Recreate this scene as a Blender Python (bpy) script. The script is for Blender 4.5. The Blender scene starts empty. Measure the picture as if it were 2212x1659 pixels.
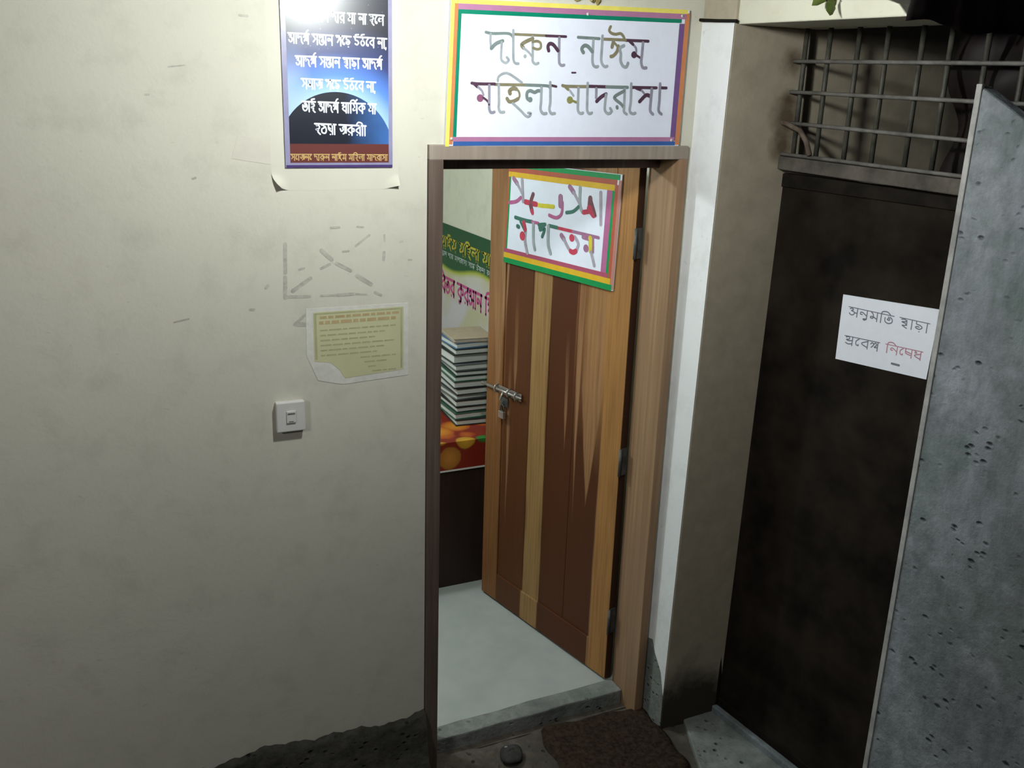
import bpy, bmesh, math, random
from mathutils import Vector, Matrix
random.seed(7)
SC = bpy.context.scene
COL = SC.collection

# ------------------------------------------------------------------ camera, world, lights, exposure
cd = bpy.data.cameras.new('camera'); cam = bpy.data.objects.new('camera', cd); COL.objects.link(cam)
cd.sensor_width = 36.0; cd.lens = 2086.494 / 2212 * 36.0; cd.clip_start = 0.02
_R = ((0.904247, -0.425785, 0.032317), (-0.098441, -0.281507, -0.954496), (0.415508, 0.859919, -0.296466))
cam.matrix_world = Matrix(((_R[0][0], -_R[1][0], -_R[2][0], -1.02575), (_R[0][1], -_R[1][1], -_R[2][1], -2.75),
                           (_R[0][2], -_R[1][2], -_R[2][2], 2.39), (0, 0, 0, 1)))
SC.camera = cam
wd = bpy.data.worlds.new('night'); SC.world = wd; wd.use_nodes = True
wd.node_tree.nodes['Background'].inputs[0].default_value = (0.55, 0.6, 0.75, 1)
wd.node_tree.nodes['Background'].inputs[1].default_value = 0.012

def lamp_light(name, kind, loc, power, color, size, aim=None):
    d = bpy.data.lights.new(name, kind); d.energy = power; d.color = color
    if kind == 'AREA': d.size = size
    else: d.shadow_soft_size = size
    o = bpy.data.objects.new(name, d); COL.objects.link(o); o.location = loc
    if aim: o.rotation_euler = (Vector(aim) - Vector(loc)).to_track_quat('-Z', 'Y').to_euler()
    return o
lamp_light('yard_light', 'AREA', (-2.7, -2.3, 2.75), 19, (1.0, 0.99, 0.97), 0.35, (-0.7, 0, 1.3))
lamp_light('room_light', 'POINT', (-0.8, 1.25, 2.5), 68, (0.84, 0.96, 1.0), 0.06)
LAMP_POS, LAMP_STRENGTH = (-0.14, -0.85, 2.70), 590.0
SC.view_settings.view_transform = 'Standard'; SC.view_settings.look = 'None'
SC.view_settings.exposure = 0.0; SC.view_settings.gamma = 1.0; SC.view_settings.use_curve_mapping = False
# ------------------------------------------------------------------ traced pen strokes and measured corners (metres or millimetres in each sign's own plane)
RESIDUE= [(11.1, [(-428.7, 1934.1), (-430.9, 1851.8)]), (11.3, [(-431.4, 1838.7), (-434.0, 1779.3)]), (8.8, [(-435.7, 1781.6), (-362.4, 1778.8)]), (6.3, [(-328.9, 1778.6), (-233.4, 1777.3)]), (10.0, [(-279.3, 1777.3), (-232.5, 1778.1)]), (5.5, [(-224.2, 1777.6), (-191.7, 1773.8)]), (8.4, [(-164.5, 1778.6), (-145.7, 1769.1)]), (11.4, [(-411.6, 1797.9), (-358.6, 1832.2)]), (8.0, [(-326.8, 1858.9), (-300.6, 1871.0)]), (7.2, [(-221.9, 1920.9), (-180.2, 1951.3)]), (12.3, [(-324.5, 1911.8), (-294.9, 1884.0)]), (10.7, [(-280.8, 1871.8), (-239.1, 1848.8)]), (12.8, [(-218.7, 1831.9), (-177.3, 1804.2)]), (7.0, [(-295.4, 1976.6), (-270.5, 1976.7)]), (5.4, [(-216.4, 1977.2), (-198.3, 1974.9)]), (6.3, [(-260.7, 1905.6), (-244.0, 1906.7)]), (6.4, [(-133.9, 1949.7), (-133.1, 1931.8)]), (9.2, [(-135.2, 1898.1), (-137.3, 1875.5)]), (7.0, [(-392.0, 1858.6), (-377.0, 1862.3)]), (6.5, [(-84.7, 1927.3), (-78.5, 1928.9)]), (5.6, [(-58.5, 1872.4), (-48.9, 1872.0)]), (9.5, [(-487.5, 1811.2), (-481.7, 1817.0)]), (8.9, [(-409.3, 1698.2), (-370.6, 1730.2)]), (13.4, [(-400.5, 1697.5), (-372.5, 1695.4)]), (3.8, [(-712.3, 2403.6), (-670.9, 2408.9)]), (6.9, [(-525.4, 2538.7), (-505.4, 2537.9)]), (5.8, [(-772.2, 2333.0), (-765.0, 2333.7)]), (6.1, [(-669.8, 2119.3), (-662.0, 2121.9)]), (4.8, [(-743.8, 1728.7), (-704.4, 1735.9)]), (7.8, [(-535.0, 1750.5), (-524.0, 1749.8)])]
SIGN= [('grey_green', 8.2, [(173.4, 2531.4), (194.8, 2528.9), (239.4, 2531.5), (254.5, 2528.4), (262.3, 2520.4)]), ('tan', 7.6, [(266.4, 2530.2), (370.5, 2531.4)]), ('plum', 7.8, [(370.5, 2531.0), (437.9, 2532.0)]), ('pale_grey', 7.5, [(189.0, 2527.1), (188.7, 2509.3), (191.4, 2491.5)]), ('grey_green', 10.7, [(192.3, 2487.7), (207.5, 2501.8), (228.1, 2509.8)]), ('pale_grey', 7.6, [(225.2, 2505.8), (224.5, 2482.6), (225.2, 2459.4), (233.0, 2451.3), (242.1, 2449.7), (249.3, 2457.8), (243.1, 2464.7)]), ('pale_grey', 8.0, [(261.5, 2540.9), (264.0, 2471.4), (266.1, 2455.8), (272.4, 2448.9), (281.6, 2448.6)]), ('tan', 11.0, [(326.2, 2520.8), (305.1, 2512.1), (290.2, 2502.3), (296.7, 2493.5)]), ('pale_grey', 6.8, [(296.7, 2493.5), (313.9, 2482.5), (325.2, 2471.2)]), ('pale_grey', 8.2, [(325.9, 2526.0), (328.2, 2474.0), (328.9, 2456.9), (338.5, 2449.4), (347.7, 2452.4)]), ('tan', 7.9, [(326.5, 2511.8), (341.8, 2514.4), (352.9, 2509.1), (353.5, 2496.0), (342.8, 2491.6), (328.8, 2494.9)]), ('pale_grey', 11.3, [(302.9, 2471.6), (303.0, 2469.0)]), ('plum', 10.9, [(381.1, 2489.3), (378.2, 2501.0), (384.0, 2509.2), (396.7, 2506.4), (412.4, 2490.6)]), ('pale_plum', 8.9, [(415.3, 2527.7), (417.8, 2464.3), (421.6, 2452.5), (428.1, 2448.7), (436.0, 2450.3)]), ('grey_green', 8.7, [(479.6, 2532.1), (554.1, 2531.6)]), ('tan', 8.9, [(568.9, 2531.0), (648.6, 2532.0)]), ('plum', 9.0, [(648.7, 2531.3), (731.8, 2532.4)]), ('grey_green', 11.5, [(500.7, 2489.0), (494.4, 2499.5), (503.5, 2509.2), (516.6, 2506.5), (531.3, 2493.0)]), ('pale_grey', 9.1, [(533.3, 2525.3), (533.6, 2495.8), (533.7, 2468.8), (537.9, 2454.1), (546.5, 2449.0), (554.6, 2450.6)]), ('pale_grey', 9.2, [(565.0, 2540.2), (564.7, 2497.1), (564.9, 2470.0), (570.7, 2456.7), (579.4, 2450.8), (587.6, 2452.5)]), ('tan', 8.9, [(591.8, 2568.3), (587.6, 2557.3), (595.6, 2549.7), (610.7, 2547.1), (628.8, 2550.0), (639.4, 2542.4), (643.3, 2535.8)]), ('tan', 11.7, [(604.2, 2523.2), (601.0, 2509.5)]), ('tan', 7.5, [(604.8, 2525.9), (619.1, 2513.0)]), ('tan', 10.8, [(623.2, 2513.2), (619.4, 2496.7), (607.0, 2483.9), (598.9, 2481.6)]), ('pale_grey', 10.0, [(643.2, 2515.4), (629.6, 2506.7), (634.3, 2489.2), (634.9, 2470.0), (644.4, 2455.3), (656.4, 2452.9), (662.3, 2464.2)]), ('plum', 9.4, [(664.0, 2528.6), (676.5, 2520.3)]), ('pale_plum', 7.6, [(676.5, 2520.3), (687.5, 2510.6), (690.1, 2499.7)]), ('plum', 21.4, [(681.5, 2490.4), (684.1, 2489.8)]), ('plum', 7.3, [(691.0, 2488.7), (707.0, 2481.1), (711.9, 2474.4)]), ('pale_plum', 9.5, [(712.6, 2526.8), (711.5, 2489.6), (710.6, 2468.8), (718.0, 2453.1), (730.9, 2452.8)]), ('plum', 8.6, [(131.8, 2388.8), (152.5, 2387.4), (206.1, 2388.4)]), ('plum', 8.6, [(139.2, 2387.1), (149.7, 2378.9)]), ('tan', 8.4, [(206.2, 2387.1), (308.3, 2388.7)]), ('grey_green', 8.6, [(308.3, 2388.7), (380.3, 2388.1), (390.0, 2382.3)]), ('plum', 7.3, [(391.2, 2390.4), (412.0, 2387.0)]), ('pale_plum', 6.7, [(152.7, 2378.3), (164.8, 2368.2), (170.3, 2356.6)]), ('rose', 22.4, [(158.6, 2347.8), (160.9, 2346.5)]), ('plum', 6.4, [(169.8, 2348.7), (185.0, 2338.5), (189.0, 2329.3)]), ('pale_plum', 8.4, [(188.3, 2384.6), (189.5, 2337.3), (190.1, 2317.4), (196.4, 2306.9), (206.9, 2308.5)]), ('pale_grey', 8.4, [(219.0, 2386.8), (221.2, 2338.0), (221.0, 2320.7), (226.7, 2308.8), (238.9, 2309.0)]), ('pale_grey', 7.3, [(215.6, 2397.8), (217.6, 2409.0), (232.3, 2418.9), (249.0, 2419.5), (270.6, 2409.4), (294.9, 2395.0)]), ('tan', 11.7, [(257.0, 2362.7), (255.2, 2370.6), (265.6, 2377.5), (276.4, 2376.5)]), ('tan', 6.6, [(276.4, 2377.2), (285.9, 2368.8), (288.7, 2355.5), (282.1, 2346.0)]), ('tan', 10.6, [(283.6, 2348.1), (270.0, 2341.1), (255.5, 2339.4), (247.5, 2347.9)]), ('pale_grey', 7.5, [(267.1, 2335.0), (292.6, 2315.4), (313.5, 2298.2), (324.4, 2298.4), (328.8, 2306.6), (319.4, 2307.8)]), ('grey_green', 10.1, [(325.7, 2344.3), (314.5, 2350.8), (313.8, 2366.9), (324.5, 2372.5), (338.7, 2368.2), (349.5, 2373.1), (360.5, 2372.1)]), ('grey_green', 15.9, [(324.3, 2347.7), (325.3, 2345.7)]), ('pale_grey', 9.0, [(361.6, 2382.9), (361.9, 2341.1), (361.3, 2319.4), (369.8, 2307.3), (381.7, 2307.5)]), ('pale_grey', 9.0, [(390.8, 2398.5), (393.6, 2341.8), (391.5, 2320.0), (398.4, 2307.8), (410.5, 2308.0)]), ('tan', 9.2, [(433.2, 2390.7), (449.7, 2388.8), (516.1, 2389.9)]), ('tan', 8.7, [(444.3, 2386.4), (453.9, 2379.7)]), ('plum', 9.4, [(527.2, 2391.0), (589.5, 2391.2)]), ('grey_green', 9.5, [(589.5, 2391.2), (666.3, 2391.8)]), ('plum', 9.2, [(685.7, 2392.3), (774.5, 2393.2)]), ('plum', 9.0, [(794.5, 2393.8), (812.6, 2393.9)]), ('pale_grey', 7.1, [(459.5, 2376.7), (473.3, 2361.6)]), ('olive', 22.0, [(460.1, 2349.6), (462.6, 2348.1)]), ('olive', 7.1, [(470.4, 2346.7), (487.4, 2341.6)]), ('pale_grey', 8.8, [(489.5, 2385.3), (490.1, 2343.2), (491.6, 2318.2), (500.5, 2309.6), (509.7, 2311.4)]), ('pale_grey', 8.8, [(521.1, 2400.2), (522.5, 2347.1), (524.2, 2320.3), (532.4, 2309.4), (541.7, 2312.0)]), ('pale_plum', 8.6, [(552.9, 2385.5), (553.9, 2357.3)]), ('plum', 11.4, [(556.8, 2347.1), (572.6, 2360.9), (589.1, 2369.2)]), ('pale_grey', 9.0, [(589.2, 2367.6), (587.3, 2340.6), (588.7, 2320.0), (600.9, 2310.6), (612.9, 2317.2), (607.4, 2326.7)]), ('grey_green', 9.8, [(653.6, 2380.3), (622.0, 2363.6), (624.7, 2354.2), (644.9, 2341.8), (654.4, 2332.4)]), ('pale_grey', 8.8, [(656.0, 2386.7), (658.1, 2334.1), (658.4, 2318.0), (668.8, 2310.2)]), ('grey_green', 10.2, [(631.7, 2332.0), (632.7, 2328.8)]), ('pale_grey', 9.1, [(679.0, 2403.3), (681.2, 2350.7), (679.6, 2321.7), (690.2, 2312.1), (700.9, 2314.0)]), ('plum', 8.8, [(699.6, 2389.5), (717.7, 2384.9)]), ('pale_plum', 7.1, [(719.8, 2383.7), (732.6, 2372.0)]), ('plum', 11.8, [(714.7, 2349.8), (736.8, 2369.7), (752.9, 2366.8)]), ('pale_plum', 9.8, [(756.9, 2389.5), (756.2, 2352.3), (756.7, 2323.1), (767.8, 2311.9)]), ('pale_plum', 9.3, [(787.3, 2406.5), (789.2, 2353.1), (788.8, 2323.7), (801.0, 2312.4)]), ('plum', 5.0, [(463.9, 2429.3), (476.7, 2429.4)])]
DSIGN= [('pale_mauve', 14.8, [(189.0, 2020.5), (178.7, 1905.6)]), ('maroon', 22.7, [(244.4, 1993.3), (246.2, 1959.1)]), ('red', 28.5, [(246.0, 1956.0), (220.9, 1937.3)]), ('maroon', 11.3, [(242.1, 1993.5), (209.9, 1934.0)]), ('red', 18.5, [(277.7, 1938.3), (238.2, 1947.6)]), ('pale_grey', 16.1, [(304.2, 2027.2), (301.5, 1965.2), (284.9, 1939.0)]), ('mauve', 20.3, [(364.6, 2024.3), (341.1, 2006.3)]), ('pale_mauve', 12.5, [(341.1, 2006.3), (306.8, 1970.9)]), ('teal', 14.0, [(307.9, 1955.1), (337.9, 1934.2), (376.8, 1925.4)]), ('mauve', 26.4, [(415.9, 1979.4), (413.7, 1949.3)]), ('pink', 14.4, [(403.4, 1960.0), (405.3, 1918.1), (435.4, 1898.3), (479.5, 1902.6)]), ('yellow', 17.1, [(457.7, 1938.4), (500.1, 1936.1), (531.6, 1934.1), (563.7, 1934.8)]), ('red', 21.4, [(634.6, 1937.4), (563.7, 1935.4)]), ('maroon', 18.5, [(586.5, 1972.6), (598.0, 1948.2)]), ('maroon', 21.2, [(600.0, 1928.0), (589.9, 1905.8)]), ('red', 17.8, [(590.6, 1907.4), (586.2, 1898.9)]), ('pale_mauve', 15.4, [(661.9, 2024.7), (650.1, 1937.4)]), ('mauve', 20.0, [(717.7, 2022.9), (694.2, 2005.0)]), ('pale_mauve', 12.1, [(694.2, 2005.0), (655.6, 1965.3)]), ('pink', 15.5, [(665.9, 1950.8), (695.7, 1932.3), (740.8, 1922.9)]), ('teal', 15.8, [(697.8, 1867.3), (630.1, 1863.2), (586.2, 1863.4)]), ('pink', 12.8, [(586.1, 1862.8), (545.6, 1862.9)]), ('teal', 15.2, [(542.5, 1856.7), (503.1, 1863.5)]), ('teal', 14.9, [(476.7, 1862.0), (427.5, 1860.9)]), ('red', 13.0, [(427.5, 1860.3), (331.9, 1858.5)]), ('mauve', 12.6, [(331.9, 1858.5), (185.9, 1855.7)]), ('teal', 17.6, [(681.7, 1833.4), (673.1, 1831.8)]), ('teal', 12.2, [(663.1, 1854.6), (630.3, 1819.7)]), ('red', 20.0, [(640.7, 1854.1), (629.1, 1826.7)]), ('red', 38.5, [(647.6, 1800.3), (642.8, 1795.8)]), ('pale_mauve', 15.6, [(626.6, 1823.6), (627.9, 1779.1), (610.1, 1733.7)]), ('pale_grey', 15.3, [(577.6, 1857.1), (573.2, 1786.9), (561.8, 1754.7)]), ('teal', 16.8, [(536.4, 1845.8), (510.8, 1860.8)]), ('teal', 14.3, [(533.2, 1837.9), (504.6, 1846.7), (518.2, 1813.2)]), ('pale_grey', 16.5, [(481.8, 1859.6), (479.8, 1793.7), (462.4, 1754.7)]), ('mauve', 20.2, [(400.1, 1834.6), (384.0, 1822.3)]), ('pale_mauve', 14.5, [(384.0, 1822.3), (362.0, 1797.8), (340.7, 1781.5)]), ('red', 20.0, [(340.8, 1782.1), (325.7, 1779.9), (310.4, 1786.7)]), ('pale_mauve', 14.2, [(306.9, 1791.5), (298.2, 1816.9), (320.5, 1839.3)]), ('red', 29.8, [(339.9, 1835.0), (334.8, 1832.5)]), ('mauve', 17.1, [(272.4, 1846.0), (241.2, 1844.1)]), ('yellow', 21.5, [(232.0, 1847.0), (224.1, 1799.2)]), ('mauve', 30.3, [(254.8, 1807.3), (249.8, 1804.9)]), ('mauve', 9.9, [(215.8, 1850.8), (212.1, 1797.9)]), ('pale_mauve', 13.9, [(222.9, 1796.2), (201.3, 1748.9)])]
POSTER_TEXT= [('আদর্শ দ্বীন দার মা না হলে', -0.3914, 2.5601, -0.1326, 2.5596, 0.0252, 0.0031), ('আদর্শ সন্তান গড়ে উঠবে না,', -0.401, 2.5014, -0.125, 2.4992, 0.0254, 0.0031), ('আদর্শ সন্তান ছাড়া আদর্শ', -0.383, 2.4433, -0.1389, 2.4433, 0.0257, 0.0032), ('সমাজ গড়ে উঠবে না,', -0.3686, 2.3852, -0.1585, 2.3818, 0.0261, 0.0032), ('তাই আদর্শ ধার্মিক মা', -0.3692, 2.3256, -0.1577, 2.3227, 0.0263, 0.0033), ('হওয়া জরুরী।', -0.3349, 2.267, -0.1884, 2.2625, 0.0268, 0.0033), ('সৌজন্যে দারুন নাঈম মহিলা মাদরাসা', -0.4049, 2.184, -0.1243, 2.1828, 0.0165, 0.0028)]
NOTE_TEXT= [('অনুমতি', 0.3991, 1.7491, 0.5694, 1.7544, 0.0278, 0.0029), ('ছাড়া', 0.5895, 1.7559, 0.6935, 1.759, 0.0287, 0.0027), ('প্রবেশ', 0.399, 1.6547, 0.5326, 1.6627, 0.0282, 0.003), ('নিষেধ', 0.5548, 1.6643, 0.6858, 1.6713, 0.0264, 0.0028)]
NOTE= [(0.3703, 1.783), (0.7178, 1.8068), (0.7107, 1.5933), (0.3738, 1.5705)]
SIGNQ= [(0.0642, 2.6163), (0.881, 2.6331), (0.8794, 2.2116), (0.0508, 2.207)]
DSIGNQ= [(0.7524, 2.0863), (0.0804, 2.0951), (0.0932, 1.6703), (0.7717, 1.6715)]
# ------------------------------------------------------------------ colour and material helpers
def lin(c):
    return tuple((x / 12.92 if x <= 0.04045 else ((x + 0.055) / 1.055) ** 2.4) for x in (v / 255.0 for v in c))

class NT:
    def __init__(s, name):
        s.m = bpy.data.materials.new(name); s.m.use_nodes = True; s.t = s.m.node_tree
        s.b = s.t.nodes['Principled BSDF']; s.tc = None
    def n(s, typ, **kw):
        x = s.t.nodes.new(typ)
        for k, v in kw.items(): setattr(x, k, v)
        return x
    def l(s, a, b): s.t.links.new(a, b)
    def coord(s):
        if s.tc is None: s.tc = s.n('ShaderNodeTexCoord')
        return s.tc.outputs['Object']
    def scaled(s, sc):
        m = s.n('ShaderNodeMapping'); m.inputs['Scale'].default_value = sc if isinstance(sc, tuple) else (sc,) * 3
        s.l(s.coord(), m.inputs['Vector']); return m.outputs['Vector']
    def noise(s, scale, detail=4, rough=0.55, vec=None, dist=0.0):
        x = s.n('ShaderNodeTexNoise'); x.inputs['Scale'].default_value = scale; x.inputs['Detail'].default_value = detail
        x.inputs['Roughness'].default_value = rough; x.inputs['Distortion'].default_value = dist
        s.l(vec if vec is not None else s.coord(), x.inputs['Vector']); return x.outputs['Fac']
    def ramp(s, fac, stops, interp='LINEAR'):
        r = s.n('ShaderNodeValToRGB'); e = r.color_ramp; e.interpolation = interp
        while len(e.elements) < len(stops): e.elements.new(0.5)
        for el, (p, c) in zip(e.elements, stops):
            el.position = p; el.color = (*c, 1) if len(c) == 3 else c
        s.l(fac, r.inputs['Fac']); return r.outputs['Color']
    def gray(s, fac, a, b):
        return s.ramp(fac, [(a, (0, 0, 0)), (b, (1, 1, 1))])
    def math(s, op, a, b=None, clamp=False):
        x = s.n('ShaderNodeMath', operation=op, use_clamp=clamp)
        for i, v in enumerate((a, b)):
            if v is None: continue
            if isinstance(v, (int, float)): x.inputs[i].default_value = v
            else: s.l(v, x.inputs[i])
        return x.outputs[0]
    def mix(s, fac, a, b, mode='MIX'):
        x = s.n('ShaderNodeMix', data_type='RGBA', blend_type=mode)
        for i, v in ((0, fac), (6, a), (7, b)):
            if isinstance(v, (int, float)): x.inputs[i].default_value = v
            elif isinstance(v, tuple): x.inputs[i].default_value = (*v, 1)
            else: s.l(v, x.inputs[i])
        return x.outputs[2]
    def xyz(s):
        x = s.n('ShaderNodeSeparateXYZ'); s.l(s.coord(), x.inputs[0]); return x.outputs
    def color(s, c):
        if isinstance(c, tuple): s.b.inputs['Base Color'].default_value = (*c, 1)
        else: s.l(c, s.b.inputs['Base Color'])
    def bump(s, h, strength=0.3, dist=0.01):
        b = s.n('ShaderNodeBump'); b.inputs['Strength'].default_value = strength; b.inputs['Distance'].default_value = dist
        s.l(h, b.inputs['Height']); s.l(b.outputs[0], s.b.inputs['Normal'])
    def done(s, rough=0.7, metal=0.0, spec=0.3):
        s.b.inputs['Roughness'].default_value = rough; s.b.inputs['Metallic'].default_value = metal
        s.b.inputs['Specular IOR Level'].default_value = spec; return s.m

def mottled(name, c1, c2, scale=6.0, rough=0.7, bump=0.0, metal=0.0, spec=0.3, lo=0.35, hi=0.65, stretch=None):
    t = NT(name); f = t.noise(scale, 6, 0.6, t.scaled(stretch) if stretch else None)
    t.color(t.ramp(f, [(lo, c1), (hi, c2)]))
    if bump: t.bump(f, bump, 0.01)
    return t.done(rough, metal, spec)
def plain(name, c, rough=0.6, spec=0.3, metal=0.0, var=0.08):
    return mottled(name, tuple(v * (1 - var) for v in c), tuple(min(1, v * (1 + var)) for v in c), 30.0, rough, 0, metal, spec)

# ------------------------------------------------------------------ mesh helpers
class MB:
    def __init__(s): s.v = []; s.f = []; s.mi = []; s.smooth = []
    def add(s, vs, fs, mi=0, smooth=False):
        o = len(s.v); s.v += [tuple(v) for v in vs]
        for f in fs: s.f.append([i + o for i in f]); s.mi.append(mi); s.smooth.append(smooth)
        return s
    def box(s, x0, x1, y0, y1, z0, z1, mi=0):
        return s.add([(x0, y0, z0), (x1, y0, z0), (x1, y1, z0), (x0, y1, z0), (x0, y0, z1), (x1, y0, z1), (x1, y1, z1), (x0, y1, z1)],
                     [(0, 3, 2, 1), (4, 5, 6, 7), (0, 1, 5, 4), (1, 2, 6, 5), (2, 3, 7, 6), (3, 0, 4, 7)], mi)
    def hexa(s, b, t, mi=0):                      # bottom quad, top quad
        return s.add(list(b) + list(t), [(0, 3, 2, 1), (4, 5, 6, 7), (0, 1, 5, 4), (1, 2, 6, 5), (2, 3, 7, 6), (3, 0, 4, 7)], mi)
    def slabxz(s, poly, y0, y1, mi=0):            # polygon in x,z given a thickness along y
        n = len(poly)
        return s.add([(x, y0, z) for x, z in poly] + [(x, y1, z) for x, z in poly],
                     [tuple(range(n)), tuple(range(2 * n - 1, n - 1, -1))] + [(i, i + n, (i + 1) % n + n, (i + 1) % n) for i in range(n)], mi)
    def prism(s, poly, z0, z1, mi=0):             # polygon in x,y given a height
        n = len(poly)
        return s.add([(x, y, z0) for x, y in poly] + [(x, y, z1) for x, y in poly],
                     [tuple(range(n - 1, -1, -1)), tuple(range(n, 2 * n))] + [(i, (i + 1) % n, (i + 1) % n + n, i + n) for i in range(n)], mi)
    def tube(s, pts, r, seg=10, mi=0, caps=True):
        pts = [Vector(p) for p in pts]; rings = []
        for i, p in enumerate(pts):
            d = (pts[min(i + 1, len(pts) - 1)] - pts[max(i - 1, 0)]).normalized()
            a = d.orthogonal().normalized() if i == 0 else (ref - d * ref.dot(d)).normalized()
            ref = a; b = d.cross(a); rr = r[i] if isinstance(r, (list, tuple)) else r
            rings.append([p + rr * (math.cos(2 * math.pi * k / seg) * a + math.sin(2 * math.pi * k / seg) * b) for k in range(seg)])
        vs = [v for q in rings for v in q]
        fs = [(i * seg + k, i * seg + (k + 1) % seg, (i + 1) * seg + (k + 1) % seg, (i + 1) * seg + k) for i in range(len(pts) - 1) for k in range(seg)]
        if caps: fs += [tuple(range(seg - 1, -1, -1)), tuple(range((len(pts) - 1) * seg, len(pts) * seg))]
        return s.add(vs, fs, mi, True)
    def grid(s, fn, nu, nv, mi=0, smooth=True):
        vs = [fn(i / nu, j / nv) for j in range(nv + 1) for i in range(nu + 1)]
        return s.add(vs, [(j * (nu + 1) + i, j * (nu + 1) + i + 1, (j + 1) * (nu + 1) + i + 1, (j + 1) * (nu + 1) + i) for j in range(nv) for i in range(nu)], mi, smooth)
    def ribbon(s, pts, w, y, mi=0):               # flat pen stroke in the x,z plane, round ends; every piece a hair in front of the last
        def Y():
            s.k = (getattr(s, 'k', -1) + 1) % 12; return y + (1e-5 if y > 0 else -1e-5) * s.k
        h = w / 2
        def disc(p): s.add([(p[0] + h * math.cos(k * math.pi / 6), yy, p[1] + h * math.sin(k * math.pi / 6)) for yy in [Y()] for k in range(12)], [tuple(range(12))], mi)
        if len(pts) == 2 and math.dist(pts[0], pts[1]) < 0.25 * w: disc(((pts[0][0] + pts[1][0]) / 2, (pts[0][1] + pts[1][1]) / 2)); return s
        P = smooth_path(pts); n = len(P); L = []; Rr = []; y0 = Y()
        for i, p in enumerate(P):
            a = P[max(i - 1, 0)]; b = P[min(i + 1, n - 1)]; dx, dz = b[0] - a[0], b[1] - a[1]; q = math.hypot(dx, dz) or 1e-9
            nx, nz = -dz / q * h, dx / q * h; L.append((p[0] + nx, y0, p[1] + nz)); Rr.append((p[0] - nx, y0, p[1] - nz))
        s.add(L + Rr, [(i, i + 1, n + i + 1, n + i) for i in range(n - 1)], mi); disc(P[0]); disc(P[-1])
        return s
    def build(s, name, mats, parent=None, bevel=0.0, solid=0.0, auto=True):
        me = bpy.data.meshes.new(name); me.from_pydata(s.v, [], s.f); me.update()
        for m in (mats if isinstance(mats, (list, tuple)) else [mats]): me.materials.append(m)
        for p, mi, sm in zip(me.polygons, s.mi, s.smooth): p.material_index = mi; p.use_smooth = sm
        bm = bmesh.new(); bm.from_mesh(me); bmesh.ops.recalc_face_normals(bm, faces=bm.faces); bm.to_mesh(me); bm.free()
        o = bpy.data.objects.new(name, me); COL.objects.link(o)
        if parent: o.parent = parent
        if solid: q = o.modifiers.new('solid', 'SOLIDIFY'); q.thickness = solid
        if bevel: q = o.modifiers.new('bevel', 'BEVEL'); q.width = bevel; q.segments = 2; q.limit_method = 'ANGLE'; q.angle_limit = 0.9
        return o

def smooth_path(pts, k=5):
    if len(pts) < 3: return list(pts)
    out = []
    for i in range(len(pts) - 1):
        p0, p1, p2, p3 = pts[max(i - 1, 0)], pts[i], pts[i + 1], pts[min(i + 2, len(pts) - 1)]
        for j in range(k):
            t = j / k
            out.append(tuple(0.5 * (2 * b + (c - a) * t + (2 * a - 5 * b + 4 * c - d) * t * t + (3 * b - a - 3 * c + d) * t ** 3) for a, b, c, d in zip(p0, p1, p2, p3)))
    return out + [pts[-1]]

def tag(o, label=None, cat=None, group=None, kind=None):
    for k, v in (('label', label), ('category', cat), ('group', group), ('kind', kind)):
        if v: o[k] = v
    return o
def empty(name, loc=(0, 0, 0), rz=0.0):
    o = bpy.data.objects.new(name, None); COL.objects.link(o); o.location = loc; o.rotation_euler = (0, 0, rz)
    o.empty_display_size = 0.1; return o

# ------------------------------------------------------------------ materials
M = {}
def wall_mat(name, base, dark):
    t = NT(name); a = t.noise(1.6, 5, 0.6); b = t.noise(9, 6, 0.65); c = t.noise(60, 3, 0.6)
    col = t.ramp(a, [(0.3, tuple(v * 0.93 for v in base)), (0.7, base)])
    col = t.mix(t.math('MULTIPLY', t.gray(b, 0.5, 0.78), 0.38), col, dark)
    sp = t.noise(26, 2, 0.5, t.scaled((1, 1, 2.2))); col = t.mix(t.math('MULTIPLY', t.gray(sp, 0.70, 0.76), 0.35), col, dark)
    t.color(col); t.bump(t.math('ADD', t.math('MULTIPLY', c, 0.5), b), 0.12, 0.01); return t.done(0.75, 0, 0.25)
M['wall'] = wall_mat('cream_plaster', (0.60, 0.575, 0.485), (0.36, 0.34, 0.28))
M['wall_in'] = wall_mat('room_plaster', (0.70, 0.69, 0.57), (0.45, 0.44, 0.36))
M['wash'] = wall_mat('lime_wash', (0.78, 0.785, 0.78), (0.45, 0.45, 0.44))
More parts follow.
